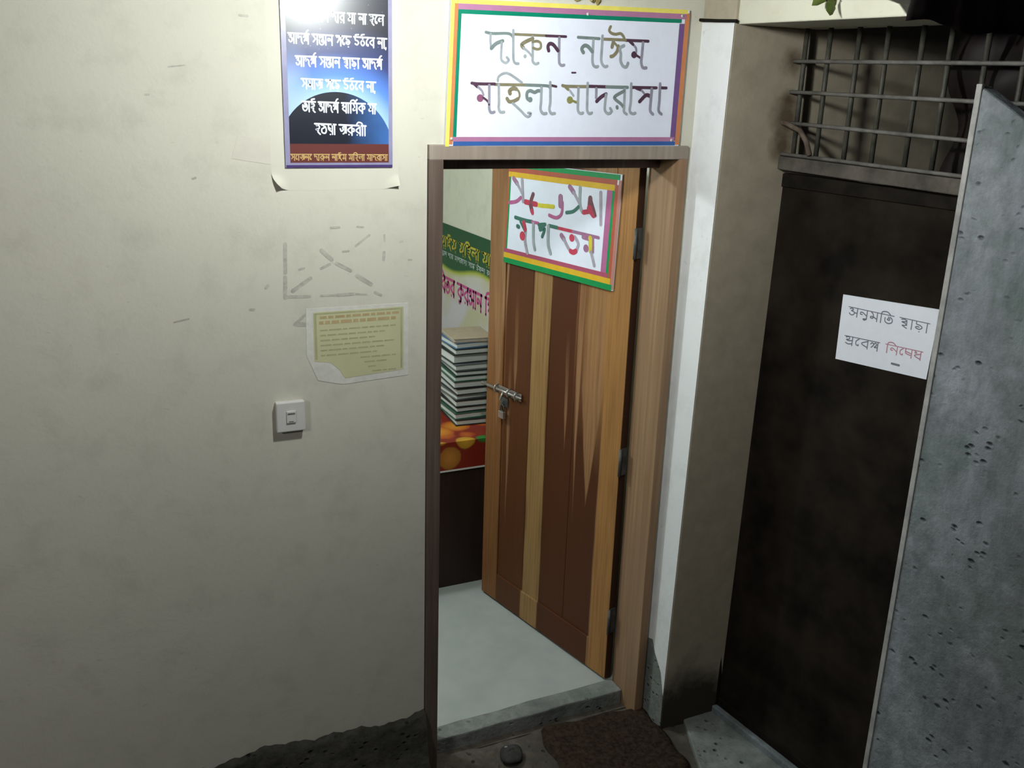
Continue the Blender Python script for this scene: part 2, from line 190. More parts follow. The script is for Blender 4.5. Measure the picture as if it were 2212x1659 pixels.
def pier_mat():
    t = NT('grey_plaster'); a = t.noise(3, 6, 0.6); b = t.noise(14, 6, 0.65); z = t.xyz()[2]
    col = t.ramp(b, [(0.3, (0.33, 0.285, 0.21)), (0.7, (0.41, 0.355, 0.265))])
    k = t.gray(t.math('SUBTRACT', t.math('ADD', z, t.math('MULTIPLY', a, -0.9)), -0.45), 0.05, 0.30)   # mould patch at the foot
    col = t.mix(k, (0.05, 0.043, 0.033), col)
    grille_shade = t.gray(t.math('ADD', t.xyz()[0], t.math('MULTIPLY', t.noise(7, 4), 0.55)), 1.40, 1.72); col = t.mix(t.math('MULTIPLY', grille_shade, 0.75), col, (0.055, 0.07, 0.06))   # canopy shade and light falloff behind the grille, painted in as dark green
    for zz, r in ((2.485, 0.045), (2.375, 0.03), (2.31, 0.075), (2.22, 0.06)):   # rust bled from the bar ends
        vx = t.n('ShaderNodeVectorMath', operation='DISTANCE'); t.l(t.coord(), vx.inputs[0]); vx.inputs[1].default_value = (1.19, -0.166, zz)
        q = t.math('SUBTRACT', 1.0, t.gray(t.math('ADD', vx.outputs['Value'], t.math('MULTIPLY', t.noise(18, 4), 0.07)), r * 0.55 + 0.015, r + 0.045)); col = t.mix(t.math('MULTIPLY', q, 0.85), col, (0.085, 0.05, 0.026))
    t.color(col); t.bump(b, 0.15, 0.01); return t.done(0.8, 0, 0.2)
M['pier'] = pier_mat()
M['canopy'] = wall_mat('canopy_paint', (0.62, 0.60, 0.48), (0.45, 0.42, 0.30))
def concrete(name, c1, c2, moss, pit=30.0):
    t = NT(name); a = t.noise(3, 8, 0.65); b = t.noise(22, 6, 0.7); p = t.n('ShaderNodeTexVoronoi'); p.inputs['Scale'].default_value = pit
    t.l(t.scaled((1, 1, 1.6)), p.inputs['Vector']); g = t.noise(2.2, 4, 0.6)
    col = t.ramp(b, [(0.3, c1), (0.68, c2)]); col = t.mix(t.math('MULTIPLY', t.gray(a, 0.45, 0.62), 0.55), col, tuple(v * 0.62 for v in c1))
    pits = t.math('MULTIPLY', t.math('SUBTRACT', 1.0, t.gray(p.outputs['Distance'], 0.10, 0.30)), t.gray(t.noise(9, 3), 0.52, 0.62))
    col = t.mix(pits, col, tuple(v * 0.3 for v in c1)); col = t.mix(t.math('MULTIPLY', t.gray(g, 0.5, 0.68), 0.6), col, moss)
    if name == 'rough_concrete':                  # green damp stain along the free edge, paler scoured patches beyond it
        yy = t.math('ADD', t.xyz()[1], t.math('MULTIPLY', t.noise(4, 5), -0.35)); st = t.gray(yy, -1.32, -1.20); col = t.mix(t.math('MULTIPLY', st, 0.45), col, (0.085, 0.115, 0.105))
        pa = t.gray(t.noise(1.0, 5, 0.65, t.scaled((2.5, 5, 1.6))), 0.50, 0.66); col = t.mix(t.math('MULTIPLY', pa, 0.55), col, (0.31, 0.33, 0.37))
    t.color(col); t.bump(t.math('SUBTRACT', t.math('ADD', b, a), t.math('MULTIPLY', pits, 1.5)), 0.7, 0.012); return t.done(0.9, 0, 0.15)
M['concrete'] = concrete('rough_concrete', (0.135, 0.15, 0.155), (0.26, 0.28, 0.295), (0.075, 0.115, 0.095), 24.0)
M['cement'] = concrete('grey_cement', (0.17, 0.18, 0.17), (0.30, 0.31, 0.285), (0.10, 0.13, 0.11))
M['dirt'] = concrete('dirty_ground', (0.075, 0.063, 0.05), (0.145, 0.125, 0.10), (0.045, 0.05, 0.04))
M['plinth'] = concrete('mouldy_cement', (0.034, 0.033, 0.027), (0.085, 0.08, 0.066), (0.036, 0.045, 0.036))
M['tile'] = mottled('white_floor', (0.38, 0.405, 0.39), (0.43, 0.45, 0.425), 8, 0.35, 0.02)
M['ceiling'] = plain('ceiling_paint', (0.6, 0.6, 0.56), 0.8)

def door_wood(name):
    t = NT(name); x, y, z = t.xyz()
    wob = t.noise(1.0, 3, 0.5, t.scaled((6, 6, 1.1))); grain = t.noise(1.0, 6, 0.6, t.scaled((90, 90, 3)))
    u = t.math('ADD', x, t.math('MULTIPLY', t.math('SUBTRACT', wob, 0.5), 0.045))
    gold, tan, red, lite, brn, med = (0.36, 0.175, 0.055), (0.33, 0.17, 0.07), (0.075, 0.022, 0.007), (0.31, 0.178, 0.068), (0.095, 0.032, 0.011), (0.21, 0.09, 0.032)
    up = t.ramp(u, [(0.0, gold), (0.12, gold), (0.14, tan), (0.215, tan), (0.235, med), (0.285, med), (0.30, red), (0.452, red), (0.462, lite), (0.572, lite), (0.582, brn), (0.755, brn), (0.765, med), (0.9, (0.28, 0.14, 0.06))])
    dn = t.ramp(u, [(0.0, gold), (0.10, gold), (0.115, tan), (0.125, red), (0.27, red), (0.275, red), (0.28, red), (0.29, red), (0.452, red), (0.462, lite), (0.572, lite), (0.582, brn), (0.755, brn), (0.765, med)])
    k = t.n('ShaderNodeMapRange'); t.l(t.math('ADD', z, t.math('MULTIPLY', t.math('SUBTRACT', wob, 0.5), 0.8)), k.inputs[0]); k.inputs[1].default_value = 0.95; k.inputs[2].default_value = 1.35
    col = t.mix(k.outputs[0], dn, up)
    def streak(u0, w, za, zb, c, amt, col, slope=0.0):
        mr = t.n('ShaderNodeMapRange'); t.l(z, mr.inputs[0]); mr.inputs[1].default_value = za; mr.inputs[2].default_value = zb; mr.inputs[3].default_value = 0.0; mr.inputs[4].default_value = w
        uu = t.math('ADD', u, t.math('MULTIPLY', t.math('SUBTRACT', z, za), slope)) if slope else u
        d = t.math('ABSOLUTE', t.math('SUBTRACT', uu, u0)); q = t.math('DIVIDE', t.math('SUBTRACT', mr.outputs[0], d), 0.006, True)
        top = t.n('ShaderNodeMapRange'); t.l(z, top.inputs[0]); top.inputs[1].default_value = zb; top.inputs[2].default_value = zb + 0.35; top.inputs[3].default_value = 1; top.inputs[4].default_value = 0
        return t.mix(t.math('MULTIPLY', t.math('MULTIPLY', q, top.outputs[0]), amt), col, c)
    pale = (0.33, 0.17, 0.085)
    col = streak(0.265, 0.02, 0.62, 1.45, pale, 0.85, col); col = streak(0.335, 0.012, 0.93, 1.12, pale, 0.6, col)
    col = streak(0.185, 0.06, 0.75, 1.25, (0.36, 0.19, 0.085), 0.75, col); col = streak(0.72, 0.014, 0.42, 0.95, pale, 0.6, col); col = streak(0.68, 0.014, 1.08, 1.22, pale, 0.55, col)
    col = streak(0.765, 0.03, 1.33, 1.7, (0.38, 0.2, 0.1), 0.7, col); col = streak(0.80, 0.05, 0.85, 1.75, (0.34, 0.19, 0.09), 0.5, col)
    col = t.mix(t.math('MULTIPLY', t.gray(grain, 0.42, 0.75), 0.45), col, tuple(v * 0.55 for v in med), 'MULTIPLY') if False else t.mix(t.math('MULTIPLY', t.gray(grain, 0.42, 0.75), 0.5), col, (0.06, 0.024, 0.009))
    col = t.mix(t.math('LESS_THAN', x, 0.0015), col, (0.055, 0.026, 0.015))
    t.color(col); t.bump(grain, 0.08, 0.003); return t.done(0.5, 0, 0.22)
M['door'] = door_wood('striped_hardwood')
def frame_wood(name, c1, c2, c3):
    t = NT(name); g = t.noise(1, 6, 0.6, t.scaled((55, 55, 1.6))); a = t.noise(1, 3, 0.6, t.scaled((10, 10, 1.2)))
    col = t.ramp(g, [(0.3, c1), (0.7, c2)]); col = t.mix(t.math('MULTIPLY', t.gray(a, 0.45, 0.65), 0.6), col, c3); t.color(col); t.bump(g, 0.1, 0.003); return t.done(0.5, 0, 0.35)
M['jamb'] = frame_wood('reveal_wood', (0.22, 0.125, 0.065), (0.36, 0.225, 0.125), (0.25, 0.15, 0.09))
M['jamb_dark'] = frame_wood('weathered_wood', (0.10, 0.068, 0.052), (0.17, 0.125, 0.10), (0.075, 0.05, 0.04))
M['head'] = frame_wood('weathered_head', (0.26, 0.215, 0.175), (0.36, 0.30, 0.25), (0.22, 0.17, 0.135))
M['desk'] = frame_wood('dark_desk_wood', (0.020, 0.010, 0.007), (0.035, 0.016, 0.012), (0.016, 0.008, 0.006))
M['gate'] = mottled('black_sheet_metal', (0.006, 0.0043, 0.0033), (0.022, 0.0165, 0.012), 5, 0.8, 0.08, 0, 0.08)
M['gate_frame'] = mottled('dark_angle_iron', (0.006, 0.005, 0.004), (0.016, 0.012, 0.009), 14, 0.7, 0.1, 0, 0.1)
M['beam'] = mottled('weathered_lintel', (0.05, 0.044, 0.036), (0.115, 0.10, 0.083), 12, 0.85, 0.2)
M['iron'] = mottled('dark_bar', (0.035, 0.035, 0.028), (0.075, 0.07, 0.055), 25, 0.55, 0.1)
M['cross'] = mottled('worn_bar', (0.09, 0.085, 0.075), (0.17, 0.16, 0.145), 25, 0.6, 0.1)
M['rust'] = mottled('rusty_iron', (0.05, 0.032, 0.02), (0.13, 0.10, 0.075), 25, 0.8, 0.2)
M['steel'] = mottled('dull_steel', (0.30, 0.28, 0.26), (0.5, 0.47, 0.44), 30, 0.38, 0.05, 0.75, 0.5)
M['hinge'] = mottled('grey_hinge', (0.07, 0.075, 0.072), (0.13, 0.135, 0.13), 30, 0.5, 0.05, 0.3)
M['plastic'] = plain('white_plastic', (0.62, 0.60, 0.57), 0.4, 0.4, var=0.02)
M['slot'] = plain('grey_slot', (0.16, 0.15, 0.15), 0.5)
M['paper'] = plain('white_paper', (0.72, 0.73, 0.78), 0.6, var=0.02)
M['board'] = plain('sign_white', (0.73, 0.755, 0.86), 0.42, 0.35, var=0.02)
M['old_paper'] = mottled('aged_paper', (0.565, 0.545, 0.458), (0.595, 0.57, 0.482), 7, 0.8)
M['scrap'] = plain('paper_scrap', (0.565, 0.53, 0.455), 0.8, var=0.03)
M['residue'] = mottled('glue_residue', (0.34, 0.325, 0.285), (0.50, 0.475, 0.405), 40, 0.9)
M['black_ink'] = plain('black_ink', (0.035, 0.035, 0.045), 0.6)
M['grey_ink'] = plain('grey_ink', (0.16, 0.16, 0.19), 0.6)
M['red_ink'] = plain('faded_red_ink', (0.42, 0.20, 0.24), 0.6)
M['silver_ink'] = plain('silver_print', (0.66, 0.68, 0.76), 0.4)
M['gold_ink'] = plain('gold_print', (0.50, 0.34, 0.13), 0.4)
M['tarp'] = mottled('black_plastic', (0.010, 0.0075, 0.0075), (0.022, 0.016, 0.015), 5, 0.55, 0, 0, 0.12)
M['leaf'] = mottled('green_leaf', (0.07, 0.11, 0.02), (0.16, 0.20, 0.05), 20, 0.55)
M['dry_leaf'] = mottled('dry_leaf', (0.18, 0.14, 0.04), (0.36, 0.28, 0.10), 20, 0.6)
M['stem'] = plain('twig', (0.08, 0.06, 0.03), 0.8)
M['mat'] = mottled('coir_mat', (0.022, 0.015, 0.010), (0.055, 0.038, 0.026), 60, 0.98, 0.9, 0, 0.05)
M['stone'] = mottled('dark_stone', (0.03, 0.028, 0.026), (0.07, 0.065, 0.06), 15, 0.9, 0.3)
M['glint'] = plain('painted_glint', (0.35, 0.35, 0.34), 0.8)
PAINT = {'grey_green': (0.17, 0.215, 0.205), 'tan': (0.215, 0.19, 0.115), 'plum': (0.075, 0.035, 0.06), 'pale_grey': (0.31, 0.345, 0.365), 'pale_plum': (0.26, 0.25, 0.31),
         'rose': (0.24, 0.085, 0.16), 'olive': (0.24, 0.235, 0.075), 'red': (0.50, 0.045, 0.085), 'maroon': (0.17, 0.06, 0.075), 'mauve': (0.32, 0.14, 0.25), 'teal': (0.045, 0.15, 0.115),
         'pink': (0.42, 0.11, 0.25), 'yellow': (0.58, 0.50, 0.035), 'pale_mauve': (0.36, 0.32, 0.38)}
for k, c in PAINT.items(): M['p_' + k] = plain(k + '_paint', c, 0.5, 0.3, var=0.12)
TAPE = {'tape_yellow': (0.76, 0.66, 0.13), 'tape_orange': (0.55, 0.20, 0.075), 'tape_green': (0.0, 0.20, 0.115), 'tape_mauve': (0.40, 0.17, 0.30), 'tape_purple': (0.15, 0.075, 0.22),
        'tape_blue': (0.035, 0.11, 0.34), 'tape_rose': (0.38, 0.07, 0.13), 'tape_gold': (0.66, 0.40, 0.02), 'tape_leaf': (0.0, 0.25, 0.065), 'tape_brick': (0.40, 0.09, 0.05), 'tape_pink': (0.42, 0.12, 0.27), 'tape_salmon': (0.44, 0.19, 0.15)}
for k, c in TAPE.items(): M[k] = plain(k, c, 0.42, 0.35, var=0.05)

# ------------------------------------------------------------------ pen-stroke Bengali letters (x to the right, headline at 1, foot at 0)
BAR = [(0.52, 1), (0.52, 0)]
GL = {
 'A': (.26, [[(.12, 1), (.12, 0)]]), 'd': (.60, [[(.1, 1), (.1, .56), (.28, .72), (.44, .58), (.45, .25), (.58, .02)]]),
 'b': (.62, [BAR, [(.52, .86), (.1, .5), (.52, .16)]]), 'r': (.62, [BAR, [(.52, .86), (.1, .5), (.52, .16)], [(.2, .04), (.22, .04)]]),
 'ru': (.85, [BAR, [(.52, .86), (.1, .5), (.52, .16)], [(.2, .04), (.22, .04)], [(.52, .62), (.72, .66), (.74, .42), (.54, .40)]]),
 'k': (.85, [BAR, [(.52, .86), (.1, .5), (.52, .16)], [(.52, .78), (.74, .74), (.78, .5), (.68, .44)]]),
 'dh': (.64, [BAR, [(.52, .7), (.1, .42), (.52, .1)], [(.1, .95), (.24, .75), (.1, .72)]]),
 'n': (.66, [[(.55, 1), (.55, 0)], [(.24, .44), (.11, .46), (.12, .66), (.28, .66), (.55, .34)]]),
 'nu': (.70, [[(.55, 1), (.55, 0)], [(.24, .44), (.11, .46), (.12, .66), (.28, .66), (.55, .34)], [(.55, .0), (.42, -.14), (.32, -.04), (.52, .02)]]),
 'm': (.66, [[(.54, 1), (.54, 0)], [(.1, 1), (.26, .72), (.28, .32), (.12, .28), (.12, .44), (.3, .44), (.54, .24)]]),
 's': (.66, [[(.55, 1), (.55, 0)], [(.1, 1), (.2, .8), (.36, .58), (.55, .56)], [(.36, .58), (.12, .26)]]),
 'sh': (.68, [[(.57, 1), (.57, 0)], [(.1, .66), (.2, .84), (.3, .62), (.16, .3)], [(.3, .66), (.4, .86), (.5, .66), (.36, .36), (.57, .4)]]),
 'ss': (.62, [BAR, [(.1, 1), (.1, .5), (.3, .36), (.52, .3)], [(.1, .66), (.52, .5)]]),
 'h': (.58, [[(.28, 1), (.16, .82), (.34, .86), (.46, .7), (.38, .52), (.1, .44), (.34, .36), (.3, .2), (.52, -.04)]]),
 'l': (.74, [[(.62, 1), (.62, 0)], [(.24, .36), (.1, .48), (.2, .7), (.36, .6), (.38, .38), (.46, .66), (.62, .62)]]),
 't': (.66, [[(.32, .62), (.24, .52), (.36, .44), (.42, .6), (.3, .8)], [(.1, .66), (.12, .26), (.34, .08), (.56, .26), (.56, .6), (.42, .82)]]),
 'g': (.62, [[(.52, 1), (.52, 0)], [(.1, .86), (.26, .92), (.34, .7), (.16, .34)]]),
 'rd': (.66, [[(.14, 1), (.14, .7), (.36, .62), (.5, .42), (.34, .2), (.12, .3), (.16, .44), (.32, .42)], [(.34, -.06), (.36, -.06)]]),
 'u': (.66, [[(.14, 1), (.14, .7), (.36, .62), (.5, .42), (.34, .2), (.12, .3)], [(.3, 1), (.16, 1.2), (.5, 1.26)]]),
 'th': (.64, [[(.32, 1), (.32, .74), (.1, .44), (.3, .14), (.52, .4), (.32, .74)], [(.3, 1), (.16, 1.22), (.48, 1.3)]]),
 'ch': (.66, [[(.12, .86), (.34, .9), (.42, .7), (.16, .6), (.4, .48), (.4, .28), (.2, .24), (.5, .0)], [(.46, .84), (.48, .3)]]),
 'j': (.78, [[(.1, .6), (.22, .36), (.4, .5), (.36, .74), (.54, .8), (.58, .3), (.4, .1)], [(.58, .8), (.7, .9), (.7, .2)]]),
 'i': (.56, [[(.28, 1), (.14, .78), (.36, .8), (.42, .6), (.1, .44), (.34, .36), (.3, .16), (.5, -.04)], [(.28, 1), (.14, 1.22), (.46, 1.3)]]),
 'II': (.30, [[(.14, 0), (.14, 1), (.06, 1.26), (-.26, 1.34), (-.44, 1.14)]]), 'I': (.30, [[(.14, 0), (.14, 1), (.22, 1.26), (.5, 1.32), (.72, 1.06)]]),
 'E': (.40, [[(.3, .9), (.12, .62), (.14, .24), (.3, .16), (.28, .3)]]), 'o': (.66, [[(.1, .9), (.3, .86), (.34, .64), (.12, .5), (.14, .16), (.46, .1), (.56, .44), (.46, .76)]]),
 'y': (.62, [BAR, [(.12, .9), (.16, .5), (.52, .24)], [(.12, .72), (.32, .56)], [(.3, -.02), (.32, -.02)]]), 'dn': (.2, [[(.1, .95), (.1, 0)]]), 'cm': (.16, [[(.06, .06), (.03, -.12)]]),
 'a': (.74, [[(.62, 1), (.62, 0)], [(.1, .8), (.22, .9), (.34, .78), (.2, .62)], [(.2, .62), (.42, .5), (.38, .22), (.2, .14), (.08, .32)], [(.42, .44), (.62, .44)]]),
 'aa': (.98, [[(.62, 1), (.62, 0)], [(.1, .8), (.22, .9), (.34, .78), (.2, .62)], [(.2, .62), (.42, .5), (.38, .22), (.2, .14), (.08, .32)], [(.42, .44), (.62, .44)], [(.86, 1), (.86, 0)]]),
 'ii': (.70, [[(.14, .84), (.3, .8), (.16, .6), (.34, .5), (.14, .3)], [(.5, .86), (.34, .6), (.46, .3), (.6, .02)], [(.3, 1), (.16, 1.26), (.5, 1.3)]]),
 'dw': (.62, [[(.1, 1), (.1, .7), (.26, .8), (.42, .66), (.42, .0)], [(.42, .5), (.16, .26), (.42, .04)]]), 'nt': (.70, [[(.54, 1), (.54, .62)], [(.24, .7), (.12, .74), (.16, .9), (.32, .84), (.54, .64)], [(.1, .5), (.16, .12), (.4, .0), (.62, .2), (.58, .46), (.42, .5), (.36, .34), (.46, .28)]]),
 'pr': (.70, [[(.56, 1), (.56, .0)], [(.1, .86), (.3, .96), (.34, .7), (.14, .6), (.3, .5), (.56, .6)], [(.1, .24), (.3, .12), (.56, .24)]]),
 'gn': (.95, [[(.1, .6), (.22, .36), (.4, .5), (.36, .74), (.54, .8), (.58, .3), (.4, .1)], [(.66, .9), (.66, .2)], [(.8, .9), (.86, .3), (.6, .04)]]),
 'R': (0, [[(-.34, 1.04), (-.2, 1.3), (-.08, 1.38)]]), 'kr': (.85, [BAR, [(.52, .86), (.1, .5), (.52, .16)], [(.52, .78), (.74, .74), (.78, .5), (.68, .44)], [(.5, .0), (.36, -.16), (.28, -.04), (.5, .0)]]), 'p': (.70, [[(.56, 1), (.56, 0)], [(.1, .8), (.3, .9), (.34, .56), (.14, .34), (.56, .3)]]),
}
def write(mb, words, x0, z0, x1, z1, h, w, y, mi=0, gap=0.34, bar=1.0):
    """words: letters split by spaces, words by '|'; headline runs from (x0,z0) to (x1,z1); h is the letter height"""
    total = 0; plan = []
    for wd_ in words.split('|'):
        s = total
        for g in wd_.split():
            plan.append((g, total)); total += GL[g][0]
        plan.append((None, s, total)); total += gap
    total -= gap; kx = (x1 - x0) / total
    def P(gx, gy): t = gx / total; return (x0 + (x1 - x0) * t, z0 + (z1 - z0) * t + (gy - 1) * h)
    for it in plan:
        if it[0] is None:
            mb.ribbon([P(it[1], 1), P(it[2], 1)], w * bar, y, mi)
        else:
            for st in GL[it[0]][1]:
                mb.ribbon([P(it[1] + a, b) for a, b in st], w, y, mi)
    return mb

# ------------------------------------------------------------------ the setting
SETTING = 'structure'
def struct(o, label, cat): return tag(o, label, cat, kind=SETTING)

# front wall with the door opening (x 0 to 0.92, up to z 2.21)
m = MB(); m.box(-3.6, 0.0, 0.0, 0.14, -0.05, 3.3); m.box(0.0, 0.921, 0.0, 0.14, 2.212, 3.3); m.box(0.921, 0.96, 0.0, 0.14, -0.05, 3.3)
wall_front = struct(m.build('wall_front', M['wall']), 'cream plastered front wall around the open wooden door', 'wall')
m = MB()
for w, p in RESIDUE: m.ribbon([(x / 1000, z / 1000) for x, z in p], w / 1000, -0.0006)
m.build('glue_residue', M['residue'], wall_front)

# mouldy cement plinth along the foot of the left wall: ragged top, sloping face
def plinth_pt(u, v):
    x = -3.6 + 3.60 * u; n = 0.010 * math.sin(x * 9.3) + 0.006 * math.sin(x * 21.7 + 1) + 0.004 * math.sin(x * 57 + 2) + 0.003 * math.sin(x * 131)
    prof = [(0.002, 0.262 + n), (-0.018, 0.25 + n), (-0.03, 0.21), (-0.045, 0.12), (-0.075, 0.05), (-0.11, -0.01)]
    k = v * 5; i = min(int(k), 4); t = k - i; y = prof[i][0] * (1 - t) + prof[i + 1][0] * t; z = prof[i][1] * (1 - t) + prof[i + 1][1] * t
    r = 0.006 * math.sin(x * 37 + v * 19) * math.sin(v * 13 + x * 11); return (x, y - abs(r), z)
m = MB(); m.grid(plinth_pt, 220, 20); struct(m.build('baseboard_left', M['plinth']), 'dark mouldy cement skirting along the foot of the cream wall', 'skirting')

# ground, sill, room floor
m = MB()
def gpt(u, v):
    x, y = -3.6 + 6.2 * u, -4.6 + 4.66 * v
    return (x, y, 0.004 * math.sin(x * 13 + y * 5) * math.sin(y * 17) + 0.003 * math.sin(x * 41) * math.sin(y * 33) - 0.004)
m.grid(gpt, 140, 110); m.box(-3.6, 2.6, 0.05, 0.15, -0.05, -0.003)
struct(m.build('floor_yard', M['dirt']), 'dirty dark bare ground outside the doorway', 'ground')
m = MB(); fr = [(0.05, 0.082), (0.2, 0.078), (0.36, 0.084), (0.5, 0.079), (0.63, 0.088), (0.75, 0.082), (0.886, 0.085)]
m.prism(fr + [(0.886, 0.172), (0.7, 0.166), (0.5, 0.168), (0.36, 0.158), (0.2, 0.160), (0.05, 0.150)], -0.03, 0.056)
struct(m.build('trim_sill', M['cement'], bevel=0.006), 'worn grey cement sill of the wooden doorway', 'doorsill')
m = MB(); m.box(-2.2, 1.1, 0.14, 3.6, 0.0, 0.05); struct(m.build('floor', M['tile']), 'pale smooth floor of the room inside the doorway', 'floor')
m = MB(); m.box(1.1, 1.22, 0.14, 3.7, 0.0, 2.9); struct(m.build('wall_right', M['wall_in']), 'cream inner wall behind the open door, where the banner hangs', 'wall')
m = MB(); m.box(-2.3, 1.1, 3.6, 3.7, 0.0, 2.9); struct(m.build('wall_back', M['wall_in']), 'far wall of the room inside', 'wall')
m = MB(); m.box(-2.3, -2.2, 0.14, 3.6, 0.0, 2.9); struct(m.build('wall_left', M['wall_in']), 'left wall of the room inside', 'wall')
m = MB(); m.box(-2.3, 1.22, 0.14, 3.7, 2.9, 3.0); struct(m.build('ceiling', M['ceiling']), 'ceiling of the room inside', 'ceiling')

# pier beside the door: whitewashed side to the left, grey front that runs on behind the gate's grille
m = MB()
m.hexa([(0.935, -0.128, -0.05), (2.6, -0.128, -0.05), (2.6, 0.0, -0.05), (0.935, 0.0, -0.05)],
       [(0.945, -0.172, 2.9), (2.6, -0.172, 2.9), (2.6, 0.0, 2.9), (0.945, 0.0, 2.9)])
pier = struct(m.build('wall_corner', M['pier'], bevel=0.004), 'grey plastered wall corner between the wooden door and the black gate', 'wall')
def pier_x(z): return 0.935 + 0.01 * (z + 0.05) / 2.95
def pier_y(z): return -0.128 - 0.044 * (z + 0.05) / 2.95
m = MB(); zs = [0.37, 0.8, 1.3, 1.8, 2.2, 2.6]; rag = [(0.0, 0.335), (-0.03, 0.345), (-0.05, 0.30), (-0.075, 0.27), (-0.10, 0.24), (-0.128, 0.15)]
vs = [(pier_x(z) - 0.002, y, z) for y, z in rag] + [(pier_x(2.6) - 0.002, pier_y(2.6) - 0.001, 2.6), (pier_x(2.6) - 0.002, 0.0, 2.6)]
m.add(vs + [(x + 0.0018, y, z) for x, y, z in vs], [tuple(range(8))]); m.build('lime_wash_coat', M['wash'], pier)['label'] = 'whitewashed strip of the wall corner, peeled at its foot'
m = MB(); m.grid(lambda u, v: (pier_x(0) - 0.0007, 0.0 - 0.126 * u, 0.36 * v), 2, 2); m.build('bare_cement_foot', M['cement'], pier)['label'] = 'bare grey cement foot of the wall corner'

# concrete canopy slab over the gate
m = MB(); b = [(0.953, 0.002, 2.590), (0.968, -0.83, 2.584), (1.28, -0.83, 2.584), (1.28, 0.0, 2.59)]; t_ = [(0.953, 0.002, 2.86), (0.963, -0.80, 2.615), (1.28, -0.80, 2.612), (1.28, 0.0, 2.86)]
m.hexa(b, t_); tag(m.build('canopy_slab', M['canopy'], bevel=0.004), 'cream painted concrete canopy slab over the gate grille', 'canopy', kind=SETTING)
m = MB(); m.tube([(0.925, -0.010, 2.606), (0.9345, -0.09, 2.601), (0.938, -0.182, 2.597)], 0.005); tag(m.build('shadow_gap_rod', M['gate_frame']), 'short thin dark rod drawing the shadow gap at the left end of the canopy slab', 'rod')  # dark rod stands in for the shadow line of a groove

# ------------------------------------------------------------------ door frame and door leaf
fr_ = struct(empty('door_frame', (0, 0, 0)), 'weathered wooden frame of the open door', 'door frame')
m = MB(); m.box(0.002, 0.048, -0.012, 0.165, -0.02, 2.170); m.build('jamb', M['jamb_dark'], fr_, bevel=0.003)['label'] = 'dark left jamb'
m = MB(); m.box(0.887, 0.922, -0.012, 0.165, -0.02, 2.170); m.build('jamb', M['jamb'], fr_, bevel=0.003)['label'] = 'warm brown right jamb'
m = MB(); m.box(0.002, 0.922, -0.013, 0.165, 2.168, 2.212); m.build('head', M['head'], fr_, bevel=0.003)
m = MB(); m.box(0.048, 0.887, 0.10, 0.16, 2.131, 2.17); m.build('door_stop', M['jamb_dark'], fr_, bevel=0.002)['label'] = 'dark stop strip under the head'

door = struct(empty('door_1', (0.853, 0.169, 0.0), math.radians(180 - 78.19)), 'wooden plank door with pale and dark stripes, standing ajar', 'door')
W = 0.878
def dpart(name, x0, x1, z0, z1, y0, y1, bev=0.004):
    q = MB(); q.box(x0, x1, y0, y1, z0, z1); return q.build(name, M['door'], door, bevel=bev)
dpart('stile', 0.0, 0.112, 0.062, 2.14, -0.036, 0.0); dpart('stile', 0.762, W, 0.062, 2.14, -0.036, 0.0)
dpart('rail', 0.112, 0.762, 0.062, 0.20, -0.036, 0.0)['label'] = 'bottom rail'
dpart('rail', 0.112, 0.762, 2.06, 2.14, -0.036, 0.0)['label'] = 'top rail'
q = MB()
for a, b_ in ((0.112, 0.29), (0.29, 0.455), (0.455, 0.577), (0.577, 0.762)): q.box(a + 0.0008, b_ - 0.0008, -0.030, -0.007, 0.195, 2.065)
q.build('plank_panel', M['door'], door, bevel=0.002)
for z in (0.33, 1.02, 1.86):                      # butt hinges on the hinge edge
    q = MB(); q.box(-0.003, 0.0, -0.034, -0.002, z - 0.055, z + 0.055); q.tube([(-0.006, 0.004, z - 0.055), (-0.006, 0.004, z + 0.055)], 0.006, 8)
    q.build('hinge', M['hinge'], door)
bolt = MB(); bolt.box(0.62, 0.80, 0.0, 0.0025, 1.088, 1.122); bolt.build('bolt_plate', M['steel'], door, bevel=0.001)
q = MB(); q.tube([(0.606, 0.013, 1.108), (0.896, 0.013, 1.106)], 0.0062, 10); q.tube([(0.735, 0.013, 1.107), (0.735, 0.03, 1.07)], 0.005, 8); q.build('bolt', M['steel'], door)
for x in (0.79, 0.70, 0.645):
    q = MB(); q.tube([(x, 0.0, 1.124), (x, 0.018, 1.120), (x, 0.0215, 1.107), (x, 0.018, 1.094), (x, 0.0, 1.09)], 0.004, 8); q.build('bolt_staple', M['steel'], door)
q = MB(); q.box(0.715, 0.765, 0.0, 0.004, 1.035, 1.075); q.tube([(0.74, 0.004, 1.06), (0.74, 0.018, 1.052), (0.74, 0.004, 1.042)], 0.003, 8); q.build('hasp_plate', M['hinge'], door)
def on_door(x, y, z): return door.matrix_basis @ Vector((x, y, z))
def door_obj(o): o.location = door.location; o.rotation_euler = door.rotation_euler; return o
lock = door_obj(tag(empty('padlock'), 'small metal padlock hanging below the bolt of the wooden door', 'padlock'))
q = MB(); q.box(0.716, 0.752, 0.010, 0.026, 0.985, 1.018); q.build('lock_body', M['steel'], lock, bevel=0.003)
q = MB(); q.tube([(0.746, 0.018, 1.016), (0.746, 0.018, 1.038), (0.741, 0.018, 1.047), (0.734, 0.018, 1.049), (0.727, 0.018, 1.047), (0.722, 0.018, 1.038), (0.722, 0.018, 1.016)], 0.003, 8); q.build('shackle', M['hinge'], lock)

